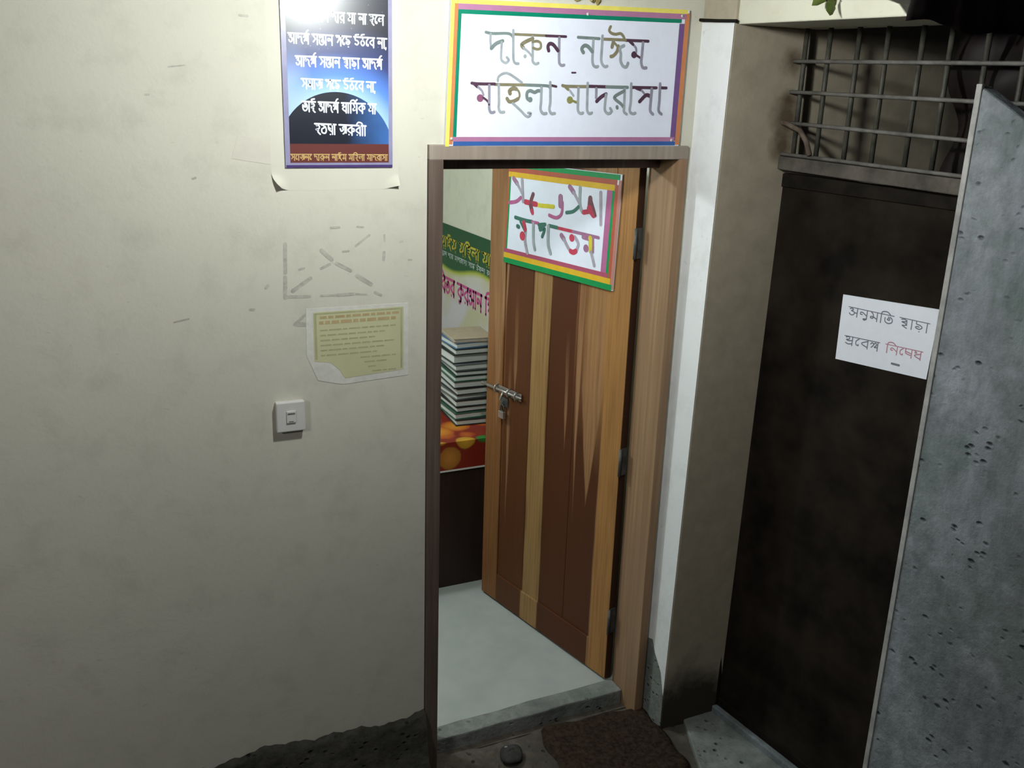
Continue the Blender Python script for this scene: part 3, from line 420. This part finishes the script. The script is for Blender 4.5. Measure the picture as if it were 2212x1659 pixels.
# ------------------------------------------------------------------ framed signs
def quad_at(Q):
    tl, tr, br, bl = Q
    def f(u, v):                                   # u to the right of the listed corners, v downwards
        return tuple((tl[i] * (1 - u) + tr[i] * u) * (1 - v) + (bl[i] * (1 - u) + br[i] * u) * v for i in (0, 1))
    return f
def sign_board(root, Q, y0, y1, mat):
    lo, hi = min(y0, y1), max(y0, y1); q = MB(); q.slabxz(list(Q), lo, hi); return q.build('board', mat, root, bevel=0.0015)
def border(root, Q, side, a, b, tape, y, th=0.0007, ends=(0.0, 1.0)):
    """one strip of coloured tape: side of the sign, from inset a to inset b (fractions of the width/height)"""
    f = quad_at(Q); e0, e1 = ends
    C_ = {'top': [(e0, a), (e1, a), (e1, b), (e0, b)], 'bottom': [(e0, 1 - b), (e1, 1 - b), (e1, 1 - a), (e0, 1 - a)],
          'left': [(a, e0), (b, e0), (b, e1), (a, e1)], 'right': [(1 - b, e0), (1 - a, e0), (1 - a, e1), (1 - b, e1)]}[side]
    q = MB(); q.slabxz([f(*c) for c in C_], min(y, y + th), max(y, y + th)); return q.build('border_tape', M[tape], root)
def lettering(root, strokes, y, step, base=0.0):
    by = {}
    for i, (c, w, p) in enumerate(strokes):
        by.setdefault(c, MB()).ribbon([(x / 1000 + base, z / 1000) for x, z in p], w / 1000, y + step * i)
    for c, q in by.items(): q.build('lettering', M['p_' + c], root)['label'] = c.replace('_', ' ') + ' pen strokes'

sg = tag(empty('name_sign', (0, 0, 0)), 'white hand-lettered signboard with striped tape border above the wooden door', 'sign')
sign_board(sg, SIGNQ, -0.001, -0.013, M['board'])
Y = -0.0132
for side, a, b, tp, en in (('left', 0, .0145, 'tape_yellow', (0, 1)), ('left', .0145, .028, 'tape_orange', (.02, .985)), ('left', .028, .041, 'tape_green', (.055, .955)),
                           ('top', 0, .03, 'tape_yellow', (.0145, .99)), ('top', .03, .068, 'tape_mauve', (.028, .985)), ('top', .068, .096, 'tape_green', (.028, .965)),
                           ('bottom', .036, .068, 'tape_mauve', (.028, .975)), ('bottom', .006, .036, 'tape_blue', (.03, .98)),
                           ('right', 0, .02, 'tape_orange', (.025, .99)), ('right', .02, .044, 'tape_purple', (.10, .96))):
    border(sg, SIGNQ, side, a, b, tp, Y - 0.0002 * (side in ('top', 'bottom')), -0.0006, en)
lettering(sg, SIGN, -0.0139, -0.000012)
f = quad_at(SIGNQ)
for u, v in ((.022, .945), (.545, .062), (.965, .045), (.962, .955)):
    x, z = f(u, v); q = MB(); q.tube([(x, -0.013, z), (x, -0.0162, z)], 0.0045, 10); q.build('pin', M['plastic'], sg)

ds = door_obj(tag(empty('welcome_sign'), 'white welcome card with Arabic and Bengali letters and green-edged striped border on the door', 'sign'))
DQ = [(u, z) for u, z in DSIGNQ]
sign_board(ds, DQ, 0.0006, 0.006, M['board'])
Y = 0.0061
for side, a, b, tp, en in (('left', 0, .016, 'tape_brick', (0, .9)), ('left', .016, .030, 'tape_leaf', (.04, .89)), ('top', .004, .048, 'tape_leaf', (.0, .985)), ('top', .048, .092, 'tape_brick', (.0, .965)), ('top', .092, .142, 'tape_gold', (.005, .95)),
                           ('bottom', .0, .052, 'tape_leaf', (0, .99)), ('bottom', .052, .104, 'tape_gold', (0, .975)), ('bottom', .104, .145, 'tape_rose', (.0, .95)),
                           ('right', 0, .022, 'tape_salmon', (.05, .99)), ('right', .022, .047, 'tape_brick', (.09, .965)), ('right', .047, .066, 'tape_leaf', (.12, .95)), ('right', .066, .108, 'tape_pink', (.142, .93))):
    border(ds, DQ, side, a, b, tp, Y + 0.0002 * (side in ('top', 'bottom')), 0.0006, en)
lettering(ds, DSIGN, 0.0069, 0.000012)

# ------------------------------------------------------------------ things on the cream wall
# old sheet behind the poster, its lower corners curling off the wall
m = MB()
def sheet(u, v):
    x, z = -0.459 + 0.369 * u, 2.084 + 0.72 * v
    cl = max(0, 1 - math.hypot(u * 0.369, v * 0.72) / 0.05); cr = max(0, 1 - math.hypot((1 - u) * 0.369, v * 0.72) / 0.045)
    return (x + 0.02 * cl * cl, -0.0003 - 0.022 * cl ** 1.5 - 0.018 * cr ** 1.5, z + 0.012 * (cl + cr))
m.grid(sheet, 60, 110); o = m.build('paper_sheet', M['old_paper']); tag(o, 'blank aged paper sheet with curled corners stuck behind the blue poster', 'paper')
m = MB(); m.slabxz([(-0.565, 2.172), (-0.46, 2.156), (-0.46, 2.222), (-0.545, 2.234)], -0.0008, 0.0); tag(m.build('paper_scrap', M['scrap']), 'faint beige paper scrap left of the blue poster', 'paper')

po = tag(empty('poster', (-0.2646, -0.004, 2.45)), 'glossy dark blue earth-from-space poster with silver Bengali lines', 'poster')
def poster_mat():
    t = NT('earth_print'); x, y, z = t.xyz()
    cx, cz, Rr = -0.008, -0.262, 0.165
    d = t.math('SQRT', t.math('ADD', t.math('POWER', t.math('SUBTRACT', x, cx), 2.0), t.math('POWER', t.math('SUBTRACT', z, cz), 2.0)))
    e = t.math('SUBTRACT', d, Rr)
    sky = t.ramp(t.math('MULTIPLY', e, 4.0), [(0.0, (0.36, 0.55, 0.95)), (0.18, (0.10, 0.24, 0.72)), (0.42, (0.03, 0.045, 0.16)), (0.75, (0.010, 0.010, 0.022))])
    lft = t.gray(t.math('SUBTRACT', t.math('MULTIPLY', x, -6.0), t.math('MULTIPLY', e, 1.5)), 0.35, 0.95); sky = t.mix(t.math('MULTIPLY', lft, t.gray(t.math('SUBTRACT', 1.0, t.math('MULTIPLY', e, 6.0)), 0.0, 0.6)), sky, (0.42, 0.56, 0.95))
    rr = t.gray(t.math('ADD', t.math('MULTIPLY', x, 5.0), t.math('MULTIPLY', t.noise(14, 4), 0.35)), 0.25, 0.95)
    pl = t.mix(rr, (0.012, 0.014, 0.024), (0.05, 0.15, 0.42))
    inside = t.math('LESS_THAN', e, 0.0); col = t.mix(inside, sky, pl)
    star = t.n('ShaderNodeTexVoronoi'); star.inputs['Scale'].default_value = 55; t.l(t.coord(), star.inputs['Vector'])
    s_ = t.math('MULTIPLY', t.math('LESS_THAN', star.outputs['Distance'], 0.07), t.math('GREATER_THAN', e, 0.09)); col = t.mix(t.math('MULTIPLY', s_, 0.35), col, (0.5, 0.55, 0.7))
    band = t.math('LESS_THAN', z, -0.2375); col = t.mix(band, col, (0.13, 0.035, 0.03))
    t.color(col); t.b.inputs['Coat Weight'].default_value = 0.35; t.b.inputs['Coat Roughness'].default_value = 0.12; return t.done(0.3, 0, 0.5)
m = MB(); m.box(-0.1555, 0.1555, -0.0008, 0.0008, -0.303, 0.30); m.build('border_print', plain('lilac_border', (0.26, 0.25, 0.38), 0.3, 0.5), po)
m = MB(); m.box(-0.1415, 0.1440, -0.0012, -0.0006, -0.289, 0.29); m.build('picture_print', poster_mat(), po)
m = MB(); m.box(-0.1535, 0.1545, -0.0012, -0.0006, -0.3025, -0.2955); m.build('bottom_edge', plain('violet_edge', (0.06, 0.035, 0.14), 0.35), po)
WORDS = ['aa d sh R|dw II n|d A r|m A|n A|h E l', 'aa d sh R|s nt A n|g E rd|u th E b|n A cm', 'aa d sh R|s nt A n|ch A rd A|aa d sh R', 's m A j|g E rd|u th E b|n A cm', 't A i|aa d sh R|dh A I m R k|m A', 'h o y A|j ru r II dn',
         's E A j n E|d A ru n|n A ii m|m I h l A|m A d r A s A']
m = MB(); g_ = MB()
for (t_, x0, z0, x1, z1, h, w), wd_ in zip(POSTER_TEXT, WORDS):
    write(g_ if h < 0.02 else m, wd_, x0 + 0.2646, z0 - 2.45, x1 + 0.2646, z1 - 2.45, h, w * (1.3 if h > 0.02 else 0.95), -0.00135, bar=1.15)
m.build('silver_lettering', M['silver_ink'], po); g_.build('gold_lettering', M['gold_ink'], po)

nt = tag(empty('torn_notice', (0, 0, 0)), 'yellowish printed notice on the cream wall with its lower left corner torn white', 'notice')
m = MB(); m.slabxz([(-0.375, 1.742), (-0.060, 1.740), (-0.060, 1.510), (-0.270, 1.500), (-0.345, 1.520), (-0.378, 1.60)], -0.0012, 0.0); m.build('paper_backing', plain('white_backing', (0.60, 0.585, 0.53), 0.8), nt)
nm = NT('yellow_print'); nm.color(nm.ramp(nm.noise(7, 3), [(0.3, (0.47, 0.46, 0.275)), (0.7, (0.54, 0.53, 0.325))]))
m = MB(); m.slabxz([(-0.355, 1.730), (-0.075, 1.730), (-0.075, 1.530), (-0.262, 1.519), (-0.280, 1.548), (-0.305, 1.572), (-0.355, 1.580)], -0.0018, -0.0012); m.build('yellow_sheet', nm.done(0.7), nt)
def faint(rows, mat, y):
    q = MB()
    for z, x0, x1, hh in rows:
        x = x0
        while x < x1 - 0.006:
            w_ = random.uniform(0.012, 0.038); q.box(x, min(x + w_, x1), y, y + 0.0002, z - hh / 2, z + hh / 2); x += w_ + 0.005
    return q.build('faint_print', mat, nt)
faint([(1.713, -0.335, -0.09, .008), (1.697, -0.338, -0.10, .010)], plain('faded_orange', (0.43, 0.33, 0.17), 0.8), -0.0022)
faint([(1.674 - 0.0155 * i, -0.335 + (0.05 + 0.012 * i if i > 5 else 0), -0.10 - 0.03 * ((i * 7) % 3), .0045) for i in range(10)], plain('faded_grey', (0.36, 0.37, 0.20), 0.8), -0.0022)
m = MB(); m.box(-0.352, -0.345, -0.0021, -0.0018, 1.585, 1.727); m.box(-0.085, -0.079, -0.0021, -0.0018, 1.535, 1.727); m.box(-0.345, -0.085, -0.0021, -0.0018, 1.722, 1.727); m.build('printed_frame', plain('olive_frame', (0.38, 0.38, 0.21), 0.8), nt)

sw = tag(empty('bell_switch', (-0.435, 0.0, 1.422)), 'square white bell switch on the cream wall below the notice', 'switch')
m = MB(); m.box(-0.042, 0.042, -0.016, 0.0, -0.046, 0.046); m.build('back_box', M['plastic'], sw, bevel=0.003)
m = MB(); m.box(-0.043, 0.043, -0.024, -0.016, -0.047, 0.047); m.build('face_plate', M['plastic'], sw, bevel=0.004)
m = MB(); m.box(-0.014, 0.014, -0.029, -0.024, -0.018, 0.020); m.build('push_button', M['plastic'], sw, bevel=0.002)
m = MB(); m.box(-0.011, 0.011, -0.0296, -0.029, 0.009, 0.014); m.box(-0.008, 0.006, -0.0296, -0.029, -0.014, -0.0115); m.build('button_mark', M['slot'], sw)

# ------------------------------------------------------------------ gate side: black sheet gate, lintel, grille, note, slab, concrete wall
GA = math.radians(-84)
def gate_obj(o): o.location = (1.2, -0.1, 0); o.rotation_euler = (0, 0, GA); return o
gate = gate_obj(struct(empty('door_2'), 'black sheet metal gate right of the grey wall corner', 'gate'))
m = MB(); m.box(0.03, 1.35, 0.004, 0.010, 0.05, 2.135); m.build('sheet_panel', M['gate'], gate)
m = MB(); m.box(0.0, 0.032, -0.012, 0.03, 0.0, 2.15); m.build('frame_stile', M['gate_frame'], gate, bevel=0.003)
m = MB(); m.box(0.032, 1.35, -0.002, 0.02, 2.09, 2.135); m.build('frame_rail', M['gate_frame'], gate, bevel=0.003)
m = MB(); m.box(0.032, 1.35, -0.002, 0.02, 0.03, 0.075); m.build('frame_rail', M['gate_frame'], gate, bevel=0.003)
for z, hh in ((1.56, 0.02), (1.44, 0.05)):
    q = MB(); q.box(-0.012, 0.004, -0.016, -0.011, z - hh, z + hh); q.build('hinge', M['steel'], gate, bevel=0.002)
li = gate_obj(struct(empty('trim_lintel'), 'weathered lintel beam between the black gate and the grille', 'lintel'))
m = MB(); m.hexa([(-0.01, -0.028, 2.149), (1.4, -0.028, 2.122), (1.4, 0.06, 2.122), (-0.01, 0.06, 2.149)], [(-0.01, -0.028, 2.192), (1.4, -0.028, 2.168), (1.4, 0.06, 2.168), (-0.01, 0.06, 2.192)]); m.build('beam', M['beam'], li, bevel=0.004)
m = MB(); m.tube([(-0.01, -0.02, 2.199), (1.4, -0.02, 2.176)], 0.006, 8); m.build('edge_bar', M['cross'], li)

gr = gate_obj(tag(empty('window_grille'), 'grey iron bar grille between the canopy slab and the lintel of the gate', 'grille'))
vx = [0.094, 0.190, 0.302, 0.407, 0.526, 0.618, 0.73, 0.84, 0.95, 1.06]
for x in vx: q = MB(); q.tube([(x, 0.0, 2.17), (x, 0.0, 2.60)], 0.0078, 8); q.build('upright_bar', M['iron'], gr)
for z0, z1 in ((2.490, 2.480), (2.396, 2.379), (2.300, 2.272)): q = MB(); q.tube([(-0.04, -0.0128, z0), (1.15, -0.0128, z1)], 0.0062, 8); q.build('cross_bar', M['cross'], gr)
rod = gate_obj(tag(empty('bent_rod'), 'rusty bent iron rod hooked low in the left end of the grille', 'rod'))
q = MB(); q.tube([(-0.045, -0.0275, 2.303), (0.03, -0.0275, 2.302), (0.0753, -0.028, 2.2958), (0.1391, -0.03, 2.2767), (0.1708, -0.03, 2.2441), (0.1908, -0.03, 2.202)], 0.0085, 10); q.build('rod', M['rust'], rod)

no = gate_obj(tag(empty('paper_note'), 'white paper note with two lines of Bengali writing on the black gate', 'note'))
m = MB(); m.slabxz(list(NOTE), 0.0012, 0.0036); m.build('sheet', M['paper'], no)
ink = [('a nu m I t', 'black_ink'), ('ch A rd A', 'black_ink'), ('pr E b sh', 'black_ink'), ('I n E ss dh', 'red_ink')]
m = MB(); r_ = MB()
for (t_, x0, z0, x1, z1, h, w), (wd_, k) in zip(NOTE_TEXT, ink): write(m if k == 'black_ink' else r_, wd_, x0, z0, x1, z1, h, w * 1.25, 0.0009, bar=0.8)
m.ribbon([(0.586, 1.610), (0.612, 1.611)], 0.007, 0.0009); m.build('lettering', M['grey_ink'], no)['label'] = 'dark grey pen strokes'; r_.build('lettering', M['red_ink'], no)['label'] = 'faded red pen strokes'

m = MB(); m.prism([(1.045, -0.126), (1.198, -0.124), (1.35, -1.5), (0.62, -1.4), (0.925, -0.41)], -0.04, 0.016); m.add([], [])
slab = struct(m.build('trim_step', M['cement'], bevel=0.006), 'grey cement step slab at the foot of the black gate', 'step')
m = MB(); m.prism([(1.175, -0.13), (1.2, -0.13), (1.345, -1.5), (1.315, -1.5)], 0.012, 0.045); m.build('raised_lip', M['concrete'], slab, bevel=0.005)

# concrete wall at the right with a sloping top
m = MB(); P_ = [(-0.962, -0.05), (-0.962, 2.425), (-1.13, 2.335), (-1.75, 2.0), (-2.6, 1.55), (-2.6, -0.05)]
m.add([(1.105, y, z) for y, z in P_] + [(1.15, y, z) for y, z in P_], [tuple(range(6)), tuple(range(11, 5, -1))] + [(i, (i + 1) % 6, (i + 1) % 6 + 6, i + 6) for i in range(6)])
cw = m.build('wall_concrete', M['concrete'], bevel=0.006)
m = MB(); m.box(1.1, 1.112, -0.975, -0.958, 0.0, 2.428); m.build('lit_edge_strip', mottled('lit_edge_paint', (0.24, 0.235, 0.225), (0.40, 0.39, 0.37), 14, 0.9, 0.3), cw, bevel=0.002)['label'] = 'edge strip of the concrete wall with the light on its chamfer painted in'  # paler colour paints in the light caught by the chamfered edge
struct(cw, 'rough grey concrete wall with sloping top in front of the gate', 'wall')
# black plastic sheet hanging behind the right end of the grille
m = MB()
def tarp(u, v):
    y = -0.66 - 1.9 * u; z = 1.90 + 1.6 * v
    return (1.36 + 0.05 * u + 0.025 * math.sin(u * 26 + v * 9) + 0.02 * math.sin(v * 31 + u * 7) + 0.012 * math.sin(u * 61 - v * 43), y, z + 0.02 * math.sin(u * 19))
m.grid(tarp, 70, 60)
def flap(u, v):                                    # the part pulled round the end of the canopy
    x = 0.958 + 0.42 * u; z = 2.572 + 0.9 * v - 0.02 * u; return (x, -0.836 - 0.012 * math.sin(u * 11 + v * 5) ** 2 - 0.01 * math.sin(v * 17) ** 2, z + 0.01 * math.sin(u * 9))
m.grid(flap, 24, 40)
tag(m.build('plastic_sheet', M['tarp'], solid=0.001), 'crumpled black plastic sheet hanging behind the right end of the grille', 'plastic sheet')

# ------------------------------------------------------------------ doormat, stone, leaves
mt = tag(empty('doormat', (0.70, -0.165, 0.0), math.radians(-4)), 'dark brown doormat on the ground before the door sill', 'doormat')
m = MB()
def matpt(u, v):
    e = min(u, 1 - u, v, 1 - v); a = 0.235 * (2 * u - 1); b_ = 0.205 * (2 * v - 1)
    k = 1 - 0.06 * (abs(2 * u - 1) ** 4 * abs(2 * v - 1) ** 4)
    return (a * k + 0.006 * math.sin(v * 15), b_ * k + 0.006 * math.sin(u * 13), 0.002 + 0.02 * min(1, e / 0.07) ** 0.5 + 0.002 * math.sin(u * 31) * math.sin(v * 27))
m.grid(matpt, 50, 46); m.build('pile', M['mat'], mt)
st = tag(empty('stone', (0.325, -0.055, 0.0)), 'dark rounded stone on the ground left of the doormat', 'stone')
m = MB(); m.grid(lambda u, v: (0.045 * math.cos(u * 6.2832) * math.sin(v * math.pi) * (1 + .12 * math.sin(u * 12.57)), 0.05 * math.sin(u * 6.2832) * math.sin(v * math.pi), 0.018 + 0.022 * math.cos(v * math.pi) + 0.003 * math.sin(u * 18.85)), 24, 14); m.build('body', M['stone'], st)
m = MB(); m.grid(lambda u, v: (-0.012 + 0.007 * math.cos(u * 6.2832) * math.sin(v * math.pi), 0.022 + 0.004 * math.sin(u * 6.2832) * math.sin(v * math.pi), 0.037 + 0.003 * math.cos(v * math.pi)), 8, 6); m.build('painted_glint', M['glint'], st)  # pale spot paints in the small glint on the dark stone

def sprig(name, label, base, tip, n, size, mat):
    root = tag(empty(name, base), label, 'leaves'); b_, t_ = Vector((0, 0, 0)), Vector(tip) - Vector(base)
    q = MB(); q.tube([b_, b_.lerp(t_, 0.5) + Vector((0, -0.01, 0.004)), t_], 0.0022, 6); q.build('twig', M['stem'], root)
    for i in range(n):
        p = b_.lerp(t_, (i + 0.5) / n); a = random.uniform(0, 6.28); L = size * random.uniform(0.8, 1.25)
        d = Vector((math.cos(a) * 0.6, math.sin(a) * 0.8 - 0.2, -0.75 + 0.35 * math.sin(a * 3))).normalized(); s_ = d.cross(Vector((0.3, 1, 0.2))).normalized() * L * 0.3; up = s_.cross(d).normalized() * L * 0.1
        q = MB(); q.add([p, p + d * L * .35 + s_ + up, p + d * L * .75 + s_ * .7 + up, p + d * L, p + d * L * .75 - s_ * .7 + up, p + d * L * .35 - s_ + up, p + d * L * .5], [(0, 1, 6), (1, 2, 6), (2, 3, 6), (3, 4, 6), (4, 5, 6), (5, 0, 6)], 0, True)
        q.build('leaf', mat, root)
sprig('leaf_sprig', 'green leaf sprig trailing over the top of the canopy slab', (0.94, -0.50, 2.715), (0.932, -0.605, 2.632), 10, 0.046, M['leaf'])
sprig('dry_sprig', 'small yellowish dry sprig hanging over the top edge of the name sign', (0.44, -0.02, 2.66), (0.55, -0.022, 2.648), 6, 0.026, M['dry_leaf'])

# ------------------------------------------------------------------ inside the room: desk, cloth, books, banner
DX0, DX1, DY0, DY1, DZ = -0.25, 1.07, 1.13, 1.80, 0.80
dk = tag(empty('desk', (DX0, DY0, 0.05)), 'dark brown wooden desk against the right wall inside the room', 'desk')
m = MB(); m.box(0, DX1 - DX0, 0, DY1 - DY0, DZ - 0.05 - 0.03, DZ - 0.05); m.build('desk_top', M['desk'], dk, bevel=0.003)
m = MB(); m.box(0.02, DX1 - DX0 - 0.02, 0.012, 0.03, 0.0, DZ - 0.08); m.build('front_panel', M['desk'], dk)
for x in (0.02, DX1 - DX0 - 0.04): m = MB(); m.box(x, x + 0.02, 0.03, DY1 - DY0 - 0.02, 0.0, DZ - 0.08); m.build('side_panel', M['desk'], dk)
def cloth_mat():
    t = NT('fruit_print'); v = t.n('ShaderNodeTexVoronoi'); v.inputs['Scale'].default_value = 7.0; v.inputs['Randomness'].default_value = 0.75; t.l(t.coord(), v.inputs['Vector'])
    d = v.outputs['Distance']; seg = t.noise(24, 2); fruit = t.ramp(t.math('ADD', d, t.math('MULTIPLY', seg, 0.12)), [(0.0, (0.60, 0.28, 0.03)), (0.42, (0.50, 0.15, 0.012)), (0.55, (0.36, 0.06, 0.012)), (0.6, (0.20, 0.02, 0.01))])
    g = t.gray(t.noise(4.2, 2), 0.62, 0.66); col = t.mix(g, fruit, (0.03, 0.22, 0.05))
    for cx, cz, r, cc in ((0.965, 0.035, 0.055, (0.05, 0.24, 0.04)), (0.87, 0.012, 0.052, (0.66, 0.34, 0.035)), (0.79, -0.075, 0.058, (0.50, 0.20, 0.035)), (0.745, 0.03, 0.04, (0.62, 0.30, 0.03)), (0.66, -0.05, 0.05, (0.6, 0.26, 0.03)), (0.5, 0.0, 0.055, (0.6, 0.26, 0.03))):
        vd = t.n('ShaderNodeVectorMath', operation='DISTANCE'); t.l(t.coord(), vd.inputs[0]); vd.inputs[1].default_value = (cx, -0.004, cz)
        q = t.math('SUBTRACT', 1.0, t.gray(t.math('ADD', vd.outputs['Value'], t.math('MULTIPLY', t.noise(30, 2), 0.012)), r, r + 0.006)); col = t.mix(q, col, t.mix(t.gray(vd.outputs['Value'], 0.0, r), cc, tuple(v * 0.6 for v in cc)))
    t.color(col); return t.done(0.35, 0, 0.4)
cl = tag(empty('tablecloth', (DX0, DY0, DZ)), 'orange fruit-printed plastic cloth covering the desk and its front edge', 'tablecloth')
cm_ = cloth_mat(); m = MB(); L_ = DX1 - DX0
m.add([(0, -0.004, -0.135), (L_, -0.004, -0.135), (L_, -0.004, 0.002), (0, -0.004, 0.002), (L_, DY1 - DY0, 0.002), (0, DY1 - DY0, 0.002)], [(0, 1, 2, 3), (3, 2, 4, 5)]); m.build('printed_sheet', cm_, cl, solid=0.001)
m = MB(); m.box(0, L_, -0.0055, -0.0035, -0.142, -0.134); m.build('white_hem', M['plastic'], cl)

def cover_mat(n, c): return plain(n, c, 0.45, 0.4)
CV = [cover_mat('tan_cover', (0.36, 0.28, 0.20)), cover_mat('blue_cover', (0.06, 0.13, 0.24)), cover_mat('green_cover', (0.03, 0.10, 0.06)), cover_mat('black_cover', (0.018, 0.022, 0.022)), cover_mat('grey_cover', (0.10, 0.11, 0.11))]
pg = NT('page_edges'); pz = pg.noise(1, 3, 0.5, pg.scaled((4, 4, 500))); pg.color(pg.ramp(pz, [(0.3, (0.47, 0.50, 0.47)), (0.7, (0.60, 0.63, 0.60))])); M['pages'] = pg.done(0.8)
books = [(.030, 3), (.032, 2), (.028, 3), (.034, 3), (.027, 4), (.033, 3), (.036, 3), (.028, 2), (.026, 3), (.030, 4), (.046, 3), (.030, 3), (.030, 1), (.018, 0)]
names = ['black-covered book at the bottom of the stack on the fruit cloth', 'green-covered book second from the bottom of the book stack', 'thin black-covered book third from the bottom of the book stack', 'black-covered book fourth from the bottom of the book stack', 'grey-covered book fifth from the bottom of the book stack',
         'black-covered book sixth from the bottom of the book stack', 'thick black-covered book seventh from the bottom of the book stack', 'green-covered book seventh from the top of the book stack', 'thin black-covered book sixth from the top of the book stack', 'grey-covered book fifth from the top of the book stack',
         'thickest book with wide white page edges, fourth from the top', 'black-covered book third from the top, just above the thickest one', 'blue-covered book just under the tan one near the stack top', 'thin tan book lying on top of the stack']
z = DZ + 0.0035
for i, ((h, c), lb) in enumerate(zip(books, names)):
    ox, oy, rz = random.uniform(-0.010, 0.010), random.uniform(-0.012, 0.012), math.radians(random.uniform(-4, 4))
    w_, l_ = (0.225, 0.27)
    if i >= 12: w_, l_ = 0.20, 0.22
    if i == 13: rz = math.radians(-5); ox = -0.012
    b_ = tag(empty('book', (0.645 + ox, 1.325 + oy, z), rz), lb, 'book', 'books stacked on the desk')
    m = MB(); m.box(0, w_, 0, l_, 0, 0.0045); m.box(0, w_, 0, l_, h - 0.0045, h); m.box(w_ - 0.004, w_, 0, l_, 0.0045, h - 0.0045); m.build('cover', CV[c], b_)
    m = MB(); m.box(0.006, w_ - 0.0045, 0.006, l_ - 0.006, 0.0047, h - 0.0047); m.build('pages', M['pages'], b_); z += h + 0.0004

bn = tag(empty('banner', (1.096, 2.3, 1.1)), 'green, white and pink printed cloth banner on the inner right wall above the books', 'banner')
def banner_mat():
    t = NT('banner_print'); x, y, z = t.xyz(); w = t.math('MULTIPLY', t.math('SINE', t.math('MULTIPLY', y, 7.0)), 0.03)
    zz = t.math('ADD', z, w); k = t.math('ADD', t.math('MULTIPLY', zz, 1.0), 0.5)
    col = t.ramp(k, [(0.0, (0.55, 0.50, 0.54)), (0.60, (0.58, 0.54, 0.57)), (0.72, (0.60, 0.57, 0.50)), (0.745, (0.42, 0.46, 0.06)), (0.765, (0.015, 0.085, 0.03)), (1.0, (0.012, 0.075, 0.03))])
    yl = t.math('MULTIPLY', t.gray(t.noise(3.0, 2), 0.45, 0.6), t.math('LESS_THAN', k, 0.74)); col = t.mix(t.math('MULTIPLY', yl, 0.7), col, (0.50, 0.46, 0.22)); t.color(col); return t.done(0.5, 0, 0.35)
m = MB(); m.box(-0.001, 0.003, -0.95, 1.2, -0.5, 0.485); m.build('cloth', banner_mat(), bn)
def on_wall_text(parent, name, mat, words, y0, y1, z, h, w):   # written from far (left) to near (right)
    q = MB(); write(q, words, -y0, z, -y1, z, h, w, 0.0); q.v = [(-0.0018, -X, Z) for X, Y_, Z in q.v]; return q.build(name, mat, parent)
yl = plain('yellow_print_ink', (0.50, 0.42, 0.05), 0.5); wh = plain('pale_print_ink', (0.42, 0.50, 0.46), 0.5); pk = plain('pink_print_ink', (0.52, 0.07, 0.24), 0.5)
on_wall_text(bn, 'yellow_lettering', yl, 'd A ru n|n A ii m|m I h l A|m A d r A s A', 0.72, -0.62, 0.405, 0.065, 0.013)
on_wall_text(bn, 'pale_lettering', wh, 's nt A n|d A r|m A d r A s A|g E rd|u b n A|r A s I k', 0.42, -0.45, 0.318, 0.026, 0.006)
on_wall_text(bn, 'pink_lettering', pk, 'p I b t r|kr r aa n|I sh k ss A', 0.50, -0.60, 0.165, 0.095, 0.017)

# ------------------------------------------------------------------ the lamp over the doorway (just above the picture)
lp = tag(empty('wall_lamp', LAMP_POS), 'glowing compact bulb on a short arm above the doorway', 'lamp')
em = bpy.data.materials.new('lamp_glow'); em.use_nodes = True; nt_ = em.node_tree; nt_.nodes.clear(); e_ = nt_.nodes.new('ShaderNodeEmission'); oo = nt_.nodes.new('ShaderNodeOutputMaterial'); nt_.links.new(e_.outputs[0], oo.inputs[0])
e_.inputs[0].default_value = (0.95, 1.0, 0.98, 1); e_.inputs[1].default_value = LAMP_STRENGTH
m = MB(); m.tube([(0, 0, -0.055), (0, 0, 0.05)], 0.036, 10); m.build('bulb', em, lp)
m = MB(); m.tube([(0, 0, 0.052), (0, 0, 0.10)], 0.022, 12); m.tube([(0, 0, 0.10), (0, 0.04, 0.16), (0, 0.45, 0.34), (0, 0.848, 0.40)], 0.01, 8); m.build('lamp_holder', M['plastic'], lp)
